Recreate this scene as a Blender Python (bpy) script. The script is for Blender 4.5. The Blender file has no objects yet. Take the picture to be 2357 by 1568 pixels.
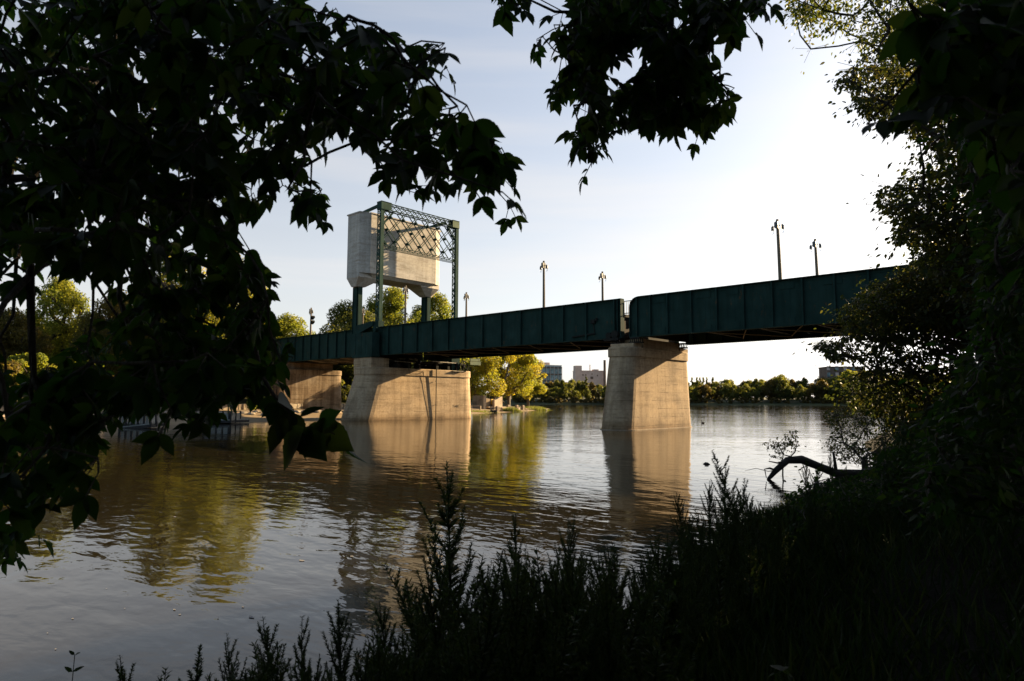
import bpy, math, random
import numpy as np
from mathutils import Vector, Matrix
random.seed(7)
rng = np.random.default_rng(11)
S = bpy.context.scene
COL = S.collection
R = math.radians

# ------------------------------------------------------------------ camera
CAM = np.array([39.10, -42.51, 2.075])
YAW, PITCH, ROLL, FPX = -0.7399, 0.0892, 0.0033, 1549.8      # FPX: focal length in units of a 2357 wide frame
FW = np.array([math.sin(YAW)*math.cos(PITCH), math.cos(YAW)*math.cos(PITCH), math.sin(PITCH)])
_r = np.array([math.cos(YAW), -math.sin(YAW), 0.0]); _u = np.cross(_r, FW)
RT = _r*math.cos(ROLL)+_u*math.sin(ROLL); UP = -_r*math.sin(ROLL)+_u*math.cos(ROLL)
HF = np.array([math.sin(YAW), math.cos(YAW), 0.0]); HR = np.array([math.cos(YAW), -math.sin(YAW), 0.0])

def ray(x, y):
    return FW + RT*(x-1178.5)/FPX - UP*(y-784.0)/FPX
def P(x, y, d):                       # world point seen in direction (x, y) at forward depth d
    return CAM + ray(x, y)*d
def G(x, y, z=0.0):
    r = ray(x, y); return CAM + r*((z-CAM[2])/r[2])
def L(s, d, z=0.0):                   # ground frame of the standing point: s metres right, d metres ahead
    p = CAM + HR*s + HF*d; return np.array([p[0], p[1], z])
def AZ(x, d, z=0.0):                  # ground point in the bearing of column x at distance d ahead
    return L((x-1178.5)/FPX*d*0.9960, d, z)

cd = bpy.data.cameras.new('camera'); cam = bpy.data.objects.new('camera', cd); COL.objects.link(cam)
cd.sensor_width = 36.0; cd.lens = 36.0*FPX/2357.0; cd.clip_start = 0.05; cd.clip_end = 6000
cam.matrix_world = Matrix(((RT[0], UP[0], -FW[0], CAM[0]), (RT[1], UP[1], -FW[1], CAM[1]), (RT[2], UP[2], -FW[2], CAM[2]), (0, 0, 0, 1)))
cd.dof.use_dof = True; cd.dof.focus_distance = 45.0; cd.dof.aperture_fstop = 9.0
S.camera = cam

# ------------------------------------------------------------------ light
SUN = np.array([1.0, 4.8, 1.58]); SUN /= np.linalg.norm(SUN)
sl = bpy.data.lights.new('sun', 'SUN'); sl.energy = 5.0; sl.angle = R(0.5); sl.color = (1.0, 0.75, 0.43)
so = bpy.data.objects.new('sun', sl); COL.objects.link(so)
so.rotation_euler = Vector(SUN).to_track_quat('Z', 'Y').to_euler()
w = bpy.data.worlds.new('World'); S.world = w; w.use_nodes = True
nt = w.node_tree; N = nt.nodes; LK = nt.links
for n in list(N): N.remove(n)
out = N.new('ShaderNodeOutputWorld'); bg = N.new('ShaderNodeBackground'); sky = N.new('ShaderNodeTexSky')
sky.sky_type = 'NISHITA'; sky.sun_disc = False
sky.sun_elevation = math.asin(SUN[2]); sky.sun_rotation = math.atan2(SUN[0], SUN[1])
sky.air_density = 1.0; sky.dust_density = 1.6; sky.ozone_density = 1.3; sky.altitude = 200
bg.inputs['Strength'].default_value = 0.050
# thin high cloud bands
tc = N.new('ShaderNodeTexCoord'); mp = N.new('ShaderNodeMapping'); mp.inputs['Scale'].default_value = (1.0, 1.0, 11.0)
ns = N.new('ShaderNodeTexNoise'); ns.inputs['Scale'].default_value = 1.6; ns.inputs['Detail'].default_value = 5; ns.inputs['Roughness'].default_value = 0.5
rp = N.new('ShaderNodeValToRGB'); rp.color_ramp.elements[0].position = 0.42; rp.color_ramp.elements[1].position = 0.75
rp.color_ramp.elements[0].color = (0, 0, 0, 1); rp.color_ramp.elements[1].color = (0.26, 0.26, 0.26, 1)
mx = N.new('ShaderNodeMix'); mx.data_type = 'RGBA'; mx.inputs[7].default_value = (7.2, 7.3, 7.6, 1)
LK.new(tc.outputs['Generated'], mp.inputs['Vector']); LK.new(mp.outputs['Vector'], ns.inputs['Vector'])
# milky veil of thin cloud, thicker low down, as bright as the sky behind it
sp_ = N.new('ShaderNodeSeparateXYZ'); LK.new(tc.outputs['Generated'], sp_.inputs[0])
vr = N.new('ShaderNodeValToRGB'); vr.color_ramp.elements[0].position = 0.0; vr.color_ramp.elements[0].color = (0.80, 0.80, 0.80, 1)
vr.color_ramp.elements[1].position = 0.60; vr.color_ramp.elements[1].color = (0.27, 0.27, 0.27, 1)
LK.new(sp_.outputs[2], vr.inputs['Fac'])
bw = N.new('ShaderNodeRGBToBW'); LK.new(sky.outputs['Color'], bw.inputs[0])
vm = N.new('ShaderNodeMath'); vm.operation = 'MULTIPLY_ADD'; vm.inputs[1].default_value = 0.30; vm.inputs[2].default_value = 2.85; LK.new(bw.outputs[0], vm.inputs[0])
va = N.new('ShaderNodeMath'); va.operation = 'MULTIPLY_ADD'; va.inputs[1].default_value = 0.8; va.inputs[2].default_value = 2.65; LK.new(ns.outputs['Fac'], va.inputs[0]); LK.new(va.outputs[0], vm.inputs[2])
vc = N.new('ShaderNodeMix'); vc.data_type = 'RGBA'; vc.blend_type = 'MULTIPLY'; vc.inputs[0].default_value = 1.0; vc.inputs[7].default_value = (1.05, 1.015, 0.995, 1)
LK.new(vm.outputs[0], vc.inputs[6])
# veil kept to the viewed side, so the unseen sky adds less fill light
dp = N.new('ShaderNodeVectorMath'); dp.operation = 'DOT_PRODUCT'; dp.inputs[1].default_value = (-0.45, 0.89, 0.0); LK.new(tc.outputs['Generated'], dp.inputs[0])
wr = N.new('ShaderNodeMapRange'); wr.inputs[1].default_value = -0.1; wr.inputs[2].default_value = 0.45; wr.inputs[3].default_value = 0.08; wr.inputs[4].default_value = 1.0; LK.new(dp.outputs['Value'], wr.inputs[0])
wm = N.new('ShaderNodeMath'); wm.operation = 'MULTIPLY'; LK.new(wr.outputs[0], wm.inputs[1])
ad = N.new('ShaderNodeMath'); ad.operation = 'ADD'; ad.use_clamp = True
LK.new(ns.outputs['Fac'], rp.inputs['Fac']); LK.new(rp.outputs['Color'], ad.inputs[0]); LK.new(vr.outputs['Color'], ad.inputs[1])
LK.new(ad.outputs[0], wm.inputs[0]); LK.new(wm.outputs[0], mx.inputs[0]); LK.new(vc.outputs[2], mx.inputs[7])
LK.new(sky.outputs['Color'], mx.inputs[6]); LK.new(mx.outputs[2], bg.inputs['Color']); LK.new(bg.outputs['Background'], out.inputs['Surface'])
S.view_settings.view_transform = 'Standard'; S.view_settings.look = 'None'; S.view_settings.exposure = 2.05; S.view_settings.gamma = 1.0
S.cycles.max_bounces = 6; S.cycles.diffuse_bounces = 3; S.cycles.glossy_bounces = 3; S.cycles.transmission_bounces = 3; S.cycles.transparent_max_bounces = 6
S.cycles.caustics_reflective = False; S.cycles.caustics_refractive = False
S.cycles.use_denoising = True

# ------------------------------------------------------------------ materials
MATS = {}
def newmat(name):
    m = bpy.data.materials.new(name); m.use_nodes = True; nt = m.node_tree
    b = nt.nodes['Principled BSDF']; MATS[name] = m
    return m, nt, b
def nd(nt, t, **kw):
    n = nt.nodes.new(t)
    for k, v in kw.items(): setattr(n, k, v)
    return n
def coords(nt, scale=(1, 1, 1), out='Object'):
    t = nd(nt, 'ShaderNodeTexCoord'); m = nd(nt, 'ShaderNodeMapping'); m.inputs['Scale'].default_value = scale
    nt.links.new(t.outputs[out], m.inputs['Vector']); return m.outputs['Vector']
def noise(nt, vec, scale, detail=4, rough=0.55, dist=0.0):
    n = nd(nt, 'ShaderNodeTexNoise'); n.inputs['Scale'].default_value = scale; n.inputs['Detail'].default_value = detail
    n.inputs['Roughness'].default_value = rough; n.inputs['Distortion'].default_value = dist
    nt.links.new(vec, n.inputs['Vector']); return n.outputs['Fac']
def ramp(nt, fac, stops):
    r = nd(nt, 'ShaderNodeValToRGB'); e = r.color_ramp.elements
    while len(e) < len(stops): e.new(0.5)
    for el, (p, c) in zip(e, stops):
        el.position = p; el.color = (c[0], c[1], c[2], 1) if not isinstance(c, (int, float)) else (c, c, c, 1)
    nt.links.new(fac, r.inputs['Fac']); return r.outputs['Color']
def mixc(nt, fac, a, b, mode='MIX'):
    m = nd(nt, 'ShaderNodeMix'); m.data_type = 'RGBA'; m.blend_type = mode
    for i, v in ((0, fac), (6, a), (7, b)):
        if isinstance(v, (int, float)): m.inputs[i].default_value = v
        elif isinstance(v, tuple): m.inputs[i].default_value = (*v, 1)
        else: nt.links.new(v, m.inputs[i])
    return m.outputs[2]
def math_(nt, op, a, b=0.0):
    m = nd(nt, 'ShaderNodeMath'); m.operation = op
    for i, v in ((0, a), (1, b)):
        if isinstance(v, (int, float)): m.inputs[i].default_value = v
        else: nt.links.new(v, m.inputs[i])
    return m.outputs[0]
def bump(nt, b, h, strength=0.4, dist=0.02):
    n = nd(nt, 'ShaderNodeBump'); n.inputs['Strength'].default_value = strength; n.inputs['Distance'].default_value = dist
    nt.links.new(h, n.inputs['Height']); nt.links.new(n.outputs['Normal'], b.inputs['Normal'])

def rough_mat(name, c0, c1, scale=3.0, rough=0.8, detail=5, bs=0.3, bd=0.02, spec=0.3, metal=0.0, stretch=(1, 1, 1)):
    m, nt, b = newmat(name); v = coords(nt, stretch); f = noise(nt, v, scale, detail)
    nt.links.new(ramp(nt, f, [(0.3, c0), (0.7, c1)]), b.inputs['Base Color'])
    b.inputs['Roughness'].default_value = rough; b.inputs['Specular IOR Level'].default_value = spec; b.inputs['Metallic'].default_value = metal
    f2 = noise(nt, v, scale*6, 3); bump(nt, b, f2, bs, bd); return m

def concrete(name, base, dark, warm, lines=True, streak=0.6, band=None, lw=0.85):
    m, nt, b = newmat(name); v = coords(nt)
    blot = noise(nt, v, 0.55, 6, 0.6); fine = noise(nt, v, 5.0, 5, 0.65)
    c = ramp(nt, blot, [(0.3, dark), (0.5, base), (0.72, warm)])
    c = mixc(nt, 0.55, c, ramp(nt, fine, [(0.25, (0.45, 0.43, 0.4)), (0.65, (1, 1, 1))]), 'MULTIPLY')
    vs = coords(nt, (1.7, 1.7, 0.10)); st = noise(nt, vs, 1.0, 4, 0.6)
    c = mixc(nt, streak, c, ramp(nt, st, [(0.36, (0.42, 0.36, 0.28)), (0.56, (1, 1, 1))]), 'MULTIPLY')
    vs2 = coords(nt, (5.0, 5.0, 0.18)); st2 = noise(nt, vs2, 1.0, 3, 0.6)
    c = mixc(nt, streak*0.3, c, ramp(nt, st2, [(0.33, (0.5, 0.42, 0.32)), (0.5, (1, 1, 1))]), 'MULTIPLY')
    hb = noise(nt, coords(nt, (0.30, 0.30, 2.4)), 1.0, 6, 0.68)
    c = mixc(nt, 0.65, c, ramp(nt, hb, [(0.30, (0.52, 0.45, 0.36)), (0.50, (1, 1, 1)), (0.72, (1.22, 1.20, 1.16))]), 'MULTIPLY')
    pit = ramp(nt, noise(nt, v, 2.6, 8, 0.8), [(0.26, 0.35), (0.36, 1.0)])
    c = mixc(nt, 0.6, c, pit, 'MULTIPLY')
    h = fine
    if lines:
        sx = nd(nt, 'ShaderNodeSeparateXYZ'); nt.links.new(v, sx.inputs[0])
        wob = noise(nt, v, 0.9, 2)
        z = math_(nt, 'ADD', sx.outputs[2], math_(nt, 'MULTIPLY', wob, 0.10))
        fr = math_(nt, 'FRACT', math_(nt, 'MULTIPLY', z, 1.0/0.62))
        d = math_(nt, 'ABSOLUTE', math_(nt, 'SUBTRACT', fr, 0.5))
        ln = ramp(nt, d, [(0.0, 0.0), (0.05, 1.0)])
        brk = ramp(nt, noise(nt, coords(nt, (0.7, 0.7, 2.2)), 1.0, 5, 0.7), [(0.46, 1.0), (0.58, 0.0)])
        lnb = mixc(nt, brk, ln, (1.0, 1.0, 1.0))
        c = mixc(nt, lw, c, mixc(nt, lnb, (0.22, 0.17, 0.12), (1, 1, 1)), 'MULTIPLY')
        h = math_(nt, 'ADD', math_(nt, 'MULTIPLY', fine, 0.6), math_(nt, 'MULTIPLY', lnb, 0.9))
        if band:
            wl = ramp(nt, math_(nt, 'ADD', sx.outputs[2], math_(nt, 'MULTIPLY', blot, 0.5)), [(0.0, (0.34, 0.30, 0.25)), (0.30, (0.50, 0.45, 0.39)), (0.62, (0.78, 0.74, 0.69)), (1.0, (1, 1, 1))])
            c = mixc(nt, 1.0, c, wl, 'MULTIPLY')
    nt.links.new(c, b.inputs['Base Color']); b.inputs['Roughness'].default_value = 0.9; b.inputs['Specular IOR Level'].default_value = 0.2
    bump(nt, b, h, 0.55, 0.02); return m

M_PIER = concrete('pier_concrete', (0.39, 0.285, 0.178), (0.27, 0.195, 0.122), (0.47, 0.34, 0.205), streak=0.40, band=True)
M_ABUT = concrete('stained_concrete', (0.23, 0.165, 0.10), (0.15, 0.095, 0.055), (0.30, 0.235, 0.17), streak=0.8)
M_CW = concrete('counterweight_concrete', (0.50, 0.46, 0.41), (0.43, 0.40, 0.355), (0.55, 0.51, 0.45), streak=0.25, lw=0.22)
M_WALL = concrete('wall_concrete', (0.36, 0.28, 0.20), (0.28, 0.21, 0.15), (0.42, 0.33, 0.24), lines=False, streak=0.3)

def paint(name, c0, c1, rough=0.8):
    m, nt, b = newmat(name); v = coords(nt)
    f = noise(nt, v, 1.1, 6, 0.6); s2 = noise(nt, coords(nt, (3, 3, 0.3)), 1.2, 4, 0.6)
    c = ramp(nt, f, [(0.3, c0), (0.7, c1)])
    c = mixc(nt, 0.5, c, ramp(nt, s2, [(0.3, (0.55, 0.5, 0.45)), (0.55, (1, 1, 1))]), 'MULTIPLY')
    rust = ramp(nt, noise(nt, coords(nt, (2.2, 2.2, 0.8)), 1.6, 7, 0.75), [(0.60, 0.0), (0.70, 0.9)])
    c = mixc(nt, 0.55, c, ramp(nt, noise(nt, v, 0.45, 5, 0.6), [(0.35, (0.55, 0.62, 0.60)), (0.65, (1.25, 1.2, 1.15))]), 'MULTIPLY')
    c = mixc(nt, rust, c, (0.09, 0.045, 0.02))
    nt.links.new(c, b.inputs['Base Color']); b.inputs['Roughness'].default_value = rough; b.inputs['Specular IOR Level'].default_value = 0.06
    bump(nt, b, noise(nt, v, 14, 3), 0.25, 0.01); return m
M_GREEN = paint('green_steel_paint', (0.013, 0.032, 0.027), (0.020, 0.044, 0.037))
M_TOWER = paint('tower_steel_paint', (0.022, 0.050, 0.042), (0.038, 0.070, 0.056))
M_PLATE = paint('pale_steel_paint', (0.12, 0.15, 0.10), (0.18, 0.21, 0.14))
M_DARK = paint('dark_machine_steel', (0.012, 0.013, 0.012), (0.03, 0.028, 0.024))
M_BRACE = paint('brace_steel', (0.34, 0.30, 0.25), (0.48, 0.43, 0.36))  # pale tone stands in for sunlight the diagonal braces catch from below
M_UNDER = paint('underside_steel', (0.020, 0.018, 0.015), (0.038, 0.033, 0.027))
M_LATT_SHADE = paint('shaded_lattice_paint', (0.012, 0.033, 0.028), (0.020, 0.046, 0.037))  # tower paint darkened, the lattice's shade is put into the colour
M_POLE = rough_mat('weathered_wood', (0.10, 0.075, 0.05), (0.17, 0.13, 0.085), 5, stretch=(3, 3, 0.4))
M_LAMP = rough_mat('lamp_metal', (0.06, 0.06, 0.06), (0.12, 0.12, 0.115), 6, 0.5)
M_BARK = rough_mat('bark', (0.018, 0.014, 0.010), (0.055, 0.042, 0.03), 7, 0.95, bs=0.8, bd=0.03, stretch=(2, 2, 0.4))
M_BARKL = rough_mat('pale_bark', (0.07, 0.055, 0.04), (0.15, 0.12, 0.09), 3, 0.95, bs=0.6, bd=0.03, stretch=(2, 2, 0.4))
M_LOG = rough_mat('wet_driftwood', (0.012, 0.009, 0.007), (0.035, 0.026, 0.02), 5, 0.8, bs=0.9, bd=0.03, stretch=(0.6, 3, 3))
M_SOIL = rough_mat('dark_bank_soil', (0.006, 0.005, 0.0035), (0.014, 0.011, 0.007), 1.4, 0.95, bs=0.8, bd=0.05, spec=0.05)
M_SAND = rough_mat('bank_sand', (0.13, 0.092, 0.052), (0.22, 0.16, 0.095), 0.35, 0.95, 6, bs=0.8, bd=0.05)
m, nt_, b_ = newmat('left_bank_ground'); v_ = coords(nt_); sx_ = nd(nt_, 'ShaderNodeSeparateXYZ'); nt_.links.new(v_, sx_.inputs[0])
sand_ = ramp(nt_, noise(nt_, v_, 0.35, 6), [(0.3, (0.15, 0.105, 0.06)), (0.7, (0.25, 0.185, 0.11))])
herb_ = ramp(nt_, noise(nt_, v_, 0.8, 6, 0.7), [(0.3, (0.022, 0.022, 0.008)), (0.7, (0.055, 0.050, 0.018))])
hz_ = math_(nt_, 'ADD', sx_.outputs[2], math_(nt_, 'MULTIPLY', noise(nt_, v_, 0.5, 4), 0.5))
mr_ = nd(nt_, 'ShaderNodeMapRange'); nt_.links.new(hz_, mr_.inputs[0]); mr_.inputs[1].default_value = 1.15; mr_.inputs[2].default_value = 1.45
nt_.links.new(mixc(nt_, mr_.outputs[0], sand_, herb_), b_.inputs['Base Color'])
b_.inputs['Roughness'].default_value = 0.95; b_.inputs['Specular IOR Level'].default_value = 0.1; bump(nt_, b_, noise(nt_, v_, 2.0, 4), 0.8, 0.06); M_LEFT = m
M_PATH = rough_mat('path_gravel', (0.24, 0.185, 0.135), (0.31, 0.245, 0.18), 1.0, 0.95, 6)
M_MEADOW = rough_mat('far_bank_grass', (0.018, 0.024, 0.007), (0.06, 0.062, 0.018), 0.06, 0.95, 7, bs=0.8, bd=0.3)
M_STONE = rough_mat('limestone', (0.20, 0.16, 0.11), (0.34, 0.275, 0.195), 1.6, 0.9, 6, bs=0.8, bd=0.05)
M_WHITE_SHADE = rough_mat('shaded_white_paint', (0.13, 0.13, 0.115), (0.20, 0.20, 0.18), 2.0, 0.7)  # white darkened in colour to stand in for tree shade on the docks
M_YELLOW = rough_mat('yellow_sign_paint', (0.52, 0.30, 0.02), (0.62, 0.37, 0.03), 4, 0.6)
M_BLACK = rough_mat('black_timber', (0.012, 0.012, 0.012), (0.03, 0.028, 0.026), 4, 0.8)
M_DUCK = rough_mat('duck_plumage', (0.02, 0.016, 0.012), (0.07, 0.055, 0.04), 14, 0.8)
M_FOAM = rough_mat('river_foam', (0.16, 0.15, 0.14), (0.22, 0.21, 0.20), 20, 0.9)
M_GRAF = rough_mat('graffiti_paint', (0.03, 0.02, 0.015), (0.05, 0.035, 0.02), 20, 0.9)
M_BRICK = rough_mat('dark_brick', (0.10, 0.07, 0.055), (0.14, 0.10, 0.08), 0.4, 0.9)
M_BEIGE = rough_mat('beige_facade', (0.42, 0.33, 0.29), (0.50, 0.40, 0.35), 0.3, 0.85)
M_PALE = rough_mat('pale_facade', (0.62, 0.54, 0.48), (0.70, 0.62, 0.56), 0.2, 0.85)
m, nt_, b_ = newmat('blue_glass'); b_.inputs['Base Color'].default_value = (0.10, 0.16, 0.19, 1); b_.inputs['Roughness'].default_value = 0.12
nt_.links.new(ramp(nt_, noise(nt_, coords(nt_), 0.35, 2), [(0.35, (0.05, 0.10, 0.13)), (0.65, (0.20, 0.28, 0.31))]), b_.inputs['Base Color']); M_GLASS = m
m, nt_, b_ = newmat('lamp_glass'); b_.inputs['Base Color'].default_value = (0.9, 0.9, 0.88, 1); b_.inputs['Roughness'].default_value = 0.05
b_.inputs['Transmission Weight'].default_value = 1.0; b_.inputs['IOR'].default_value = 1.2; M_LGLASS = m

def water_mat():
    m, nt, b = newmat('river_water'); v = coords(nt, out='Object')
    mud = noise(nt, v, 0.03, 4)
    nt.links.new(ramp(nt, mud, [(0.3, (0.012, 0.0095, 0.0048)), (0.7, (0.017, 0.013, 0.0066))]), b.inputs['Base Color'])
    b.inputs['Roughness'].default_value = 0.035; b.inputs['IOR'].default_value = 1.333; b.inputs['Specular IOR Level'].default_value = 0.5
    rot = nd(nt, 'ShaderNodeMapping'); rot.inputs['Rotation'].default_value = (0, 0, R(38)); rot.inputs['Scale'].default_value = (0.62, 1.25, 1)
    nt.links.new(v, rot.inputs['Vector'])
    big = noise(nt, rot.outputs[0], 0.42, 2, 0.45, 0.6)
    mid = noise(nt, rot.outputs[0], 1.6, 2, 0.5, 0.5)
    fin = noise(nt, rot.outputs[0], 3.3, 3, 0.5, 0.3)
    amp = ramp(nt, noise(nt, v, 0.07, 3, 0.6), [(0.38, 0.45), (0.62, 1.0)])
    h = math_(nt, 'ADD', math_(nt, 'MULTIPLY', big, 0.032), math_(nt, 'MULTIPLY', mid, 0.019))
    h = math_(nt, 'ADD', h, math_(nt, 'MULTIPLY', fin, 0.0105))
    h = math_(nt, 'MULTIPLY', h, amp)
    n = nd(nt, 'ShaderNodeBump'); n.inputs['Strength'].default_value = 1.0; n.inputs['Distance'].default_value = 0.75
    nt.links.new(h, n.inputs['Height']); nt.links.new(n.outputs['Normal'], b.inputs['Normal'])
    return m
M_WATER = water_mat()

def leaf_mat(name, cols, trans, rough=0.5, tw=0.45, spec=0.10):
    m, nt, b = newmat(name)
    a = nd(nt, 'ShaderNodeAttribute'); a.attribute_name = 'tint'
    n = len(cols); st = [(i/(n-1), c) for i, c in enumerate(cols)]
    c = ramp(nt, a.outputs['Fac'], st)
    nt.links.new(c, b.inputs['Base Color']); b.inputs['Roughness'].default_value = rough; b.inputs['Specular IOR Level'].default_value = spec
    t = nd(nt, 'ShaderNodeBsdfTranslucent'); tr = [(i/(n-1), q) for i, q in enumerate(trans)]
    nt.links.new(ramp(nt, a.outputs['Fac'], tr), t.inputs['Color'])
    mx = nd(nt, 'ShaderNodeMixShader'); mx.inputs[0].default_value = tw
    nt.links.new(b.outputs[0], mx.inputs[1]); nt.links.new(t.outputs[0], mx.inputs[2])
    nt.links.new(mx.outputs[0], nt.nodes['Material Output'].inputs['Surface']); return m
ML_NEAR = leaf_mat('maple_leaf', [(0.005, 0.010, 0.003), (0.008, 0.014, 0.004), (0.014, 0.018, 0.005)], [(0.016, 0.046, 0.004), (0.030, 0.078, 0.007), (0.085, 0.115, 0.012)], tw=0.42, spec=0.04)
ML_RIGHT = leaf_mat('bank_tree_leaf', [(0.014, 0.020, 0.006), (0.024, 0.032, 0.009), (0.045, 0.040, 0.010)], [(0.035, 0.05, 0.008), (0.06, 0.075, 0.011), (0.14, 0.11, 0.014)])
ML_COTT = leaf_mat('cottonwood_leaf', [(0.060, 0.080, 0.016), (0.11, 0.125, 0.020), (0.18, 0.165, 0.024)], [(0.20, 0.25, 0.02), (0.34, 0.36, 0.03), (0.48, 0.42, 0.03)])
ML_HIGH = leaf_mat('high_crown_leaf', [(0.022, 0.034, 0.009), (0.042, 0.054, 0.013), (0.085, 0.080, 0.016)], [(0.06, 0.09, 0.01), (0.11, 0.13, 0.015), (0.22, 0.20, 0.02)])
ML_WEED = leaf_mat('weed_leaf', [(0.009, 0.017, 0.005), (0.016, 0.028, 0.007), (0.030, 0.036, 0.010)], [(0.02, 0.045, 0.006), (0.035, 0.065, 0.009), (0.07, 0.075, 0.012)], tw=0.35)
ML_GREEN = leaf_mat('green_leaf', [(0.030, 0.042, 0.012), (0.050, 0.062, 0.016), (0.085, 0.085, 0.020)], [(0.10, 0.12, 0.02), (0.17, 0.18, 0.025), (0.28, 0.24, 0.03)])
ML_GOLD = leaf_mat('golden_leaf', [(0.085, 0.105, 0.018), (0.16, 0.155, 0.020), (0.26, 0.19, 0.018)], [(0.26, 0.31, 0.03), (0.44, 0.42, 0.03), (0.60, 0.42, 0.02)])
ML_RUST = leaf_mat('rusty_leaf', [(0.042, 0.042, 0.013), (0.075, 0.062, 0.017), (0.12, 0.085, 0.021)], [(0.13, 0.13, 0.02), (0.21, 0.17, 0.024), (0.29, 0.20, 0.028)])
ML_FAR = leaf_mat('far_leaf', [(0.028, 0.036, 0.012), (0.052, 0.060, 0.017), (0.11, 0.105, 0.026)], [(0.10, 0.12, 0.015), (0.19, 0.20, 0.02), (0.36, 0.33, 0.03)])
ML_FARR = leaf_mat('far_rusty_leaf', [(0.036, 0.030, 0.012), (0.060, 0.046, 0.016), (0.10, 0.075, 0.02)], [(0.10, 0.08, 0.015), (0.16, 0.12, 0.02), (0.26, 0.18, 0.03)])
ML_GRASS = leaf_mat('grass_blade', [(0.05, 0.065, 0.015), (0.085, 0.10, 0.02), (0.14, 0.13, 0.03)], [(0.14, 0.17, 0.02), (0.22, 0.24, 0.03), (0.3, 0.28, 0.04)])

# ------------------------------------------------------------------ mesh helpers
class MB:
    def __init__(s): s.v = []; s.f = []
    def add(s, vs, fs):
        o = len(s.v); s.v += [tuple(map(float, q)) for q in vs]; s.f += [[i+o for i in f] for f in fs]; return s
    def box(s, c, size, rz=0.0):
        x, y, z = [q/2 for q in size]; cc, ss = math.cos(rz), math.sin(rz)
        vs = [(c[0]+a*x*cc-b*y*ss, c[1]+a*x*ss+b*y*cc, c[2]+d*z) for a in (-1, 1) for b in (-1, 1) for d in (-1, 1)]
        return s.add(vs, [(0, 1, 3, 2), (4, 6, 7, 5), (0, 4, 5, 1), (2, 3, 7, 6), (0, 2, 6, 4), (1, 5, 7, 3)])
    def ab(s, a, b):
        return s.box([(p+q)/2 for p, q in zip(a, b)], [abs(q-p) for p, q in zip(a, b)])
    def bar(s, p, q, w, h, up=(0, 0, 1)):
        p = np.array(p, float); q = np.array(q, float); d = q-p; d /= np.linalg.norm(d)
        u = np.array(up, float); x = np.cross(d, u)
        if np.linalg.norm(x) < 1e-4: x = np.cross(d, (1, 0, 0))
        x /= np.linalg.norm(x); y = np.cross(x, d)
        vs = [e+x*a*w/2+y*b*h/2 for e in (p, q) for a, b in ((-1, -1), (1, -1), (1, 1), (-1, 1))]
        return s.add(vs, [(3, 2, 1, 0), (4, 5, 6, 7), (0, 1, 5, 4), (1, 2, 6, 5), (2, 3, 7, 6), (3, 0, 4, 7)])
    def tube(s, pts, rad, n=8, cap=True):
        pts = [np.array(p, float) for p in pts]
        if isinstance(rad, (int, float)): rad = [rad]*len(pts)
        vs = []; px = None
        for i, p in enumerate(pts):
            d = pts[min(i+1, len(pts)-1)]-pts[max(i-1, 0)]; d /= np.linalg.norm(d)+1e-9
            if px is None:
                px = np.cross(d, (0, 0, 1)) if abs(d[2]) < 0.95 else np.cross(d, (1, 0, 0))
            px = px-d*(px@d); px /= np.linalg.norm(px)+1e-9; py = np.cross(d, px)
            for k in range(n):
                a = 2*math.pi*k/n; vs.append(p+(px*math.cos(a)+py*math.sin(a))*rad[i])
        fs = [(i*n+k, i*n+(k+1) % n, (i+1)*n+(k+1) % n, (i+1)*n+k) for i in range(len(pts)-1) for k in range(n)]
        if cap: fs += [tuple(range(n))[::-1], tuple((len(pts)-1)*n+k for k in range(n))]
        return s.add(vs, fs)
    def rings(s, rings, cap=True):
        n = len(rings[0]); vs = [p for r in rings for p in r]
        fs = [(i*n+k, i*n+(k+1) % n, (i+1)*n+(k+1) % n, (i+1)*n+k) for i in range(len(rings)-1) for k in range(n)]
        if cap: fs += [tuple(range(n))[::-1], tuple((len(rings)-1)*n+k for k in range(n))]
        return s.add(vs, fs)
    def build(s, name, mat, parent=None, smooth=False):
        me = bpy.data.meshes.new(name); me.from_pydata(s.v, [], s.f); me.update()
        if smooth:
            for p in me.polygons: p.use_smooth = True
        return link(name, me, mat, parent)
def link(name, me, mat, parent=None):
    if mat is not None: me.materials.append(mat)
    o = bpy.data.objects.new(name, me); COL.objects.link(o)
    if parent is not None:
        o.parent = parent; o.matrix_parent_inverse = Matrix.Translation(-_wloc(parent))
    return o
def _wloc(o):
    l = Vector((0, 0, 0))
    while o is not None:
        if o.type == 'EMPTY': l = l+o.location
        o = o.parent
    return l
def tag(o, label=None, cat=None, group=None, kind=None):
    if label: o['label'] = label
    if cat: o['category'] = cat
    if group: o['group'] = group
    if kind: o['kind'] = kind
    return o
def thing(name, label, cat, loc=(0, 0, 0), group=None):
    o = bpy.data.objects.new(name, None); COL.objects.link(o); o.location = Vector([float(q) for q in loc]); o.empty_display_size = 0.3
    return tag(o, label, cat, group)
def struct(o): return tag(o, kind='structure')
def dup(root, loc, rz=0.0, sc=1.0, label=None):
    r = root.copy(); COL.objects.link(r); r.location = Vector([float(q) for q in loc]); r.rotation_euler = (0, 0, rz)
    r.scale = (sc, sc, sc) if isinstance(sc, (int, float)) else sc
    if label: r['label'] = label
    for ch in list(root.children):
        c = ch.copy(); COL.objects.link(c); c.parent = r
        for g in ch.children:
            d = g.copy(); COL.objects.link(d); d.parent = c
    return r

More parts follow.
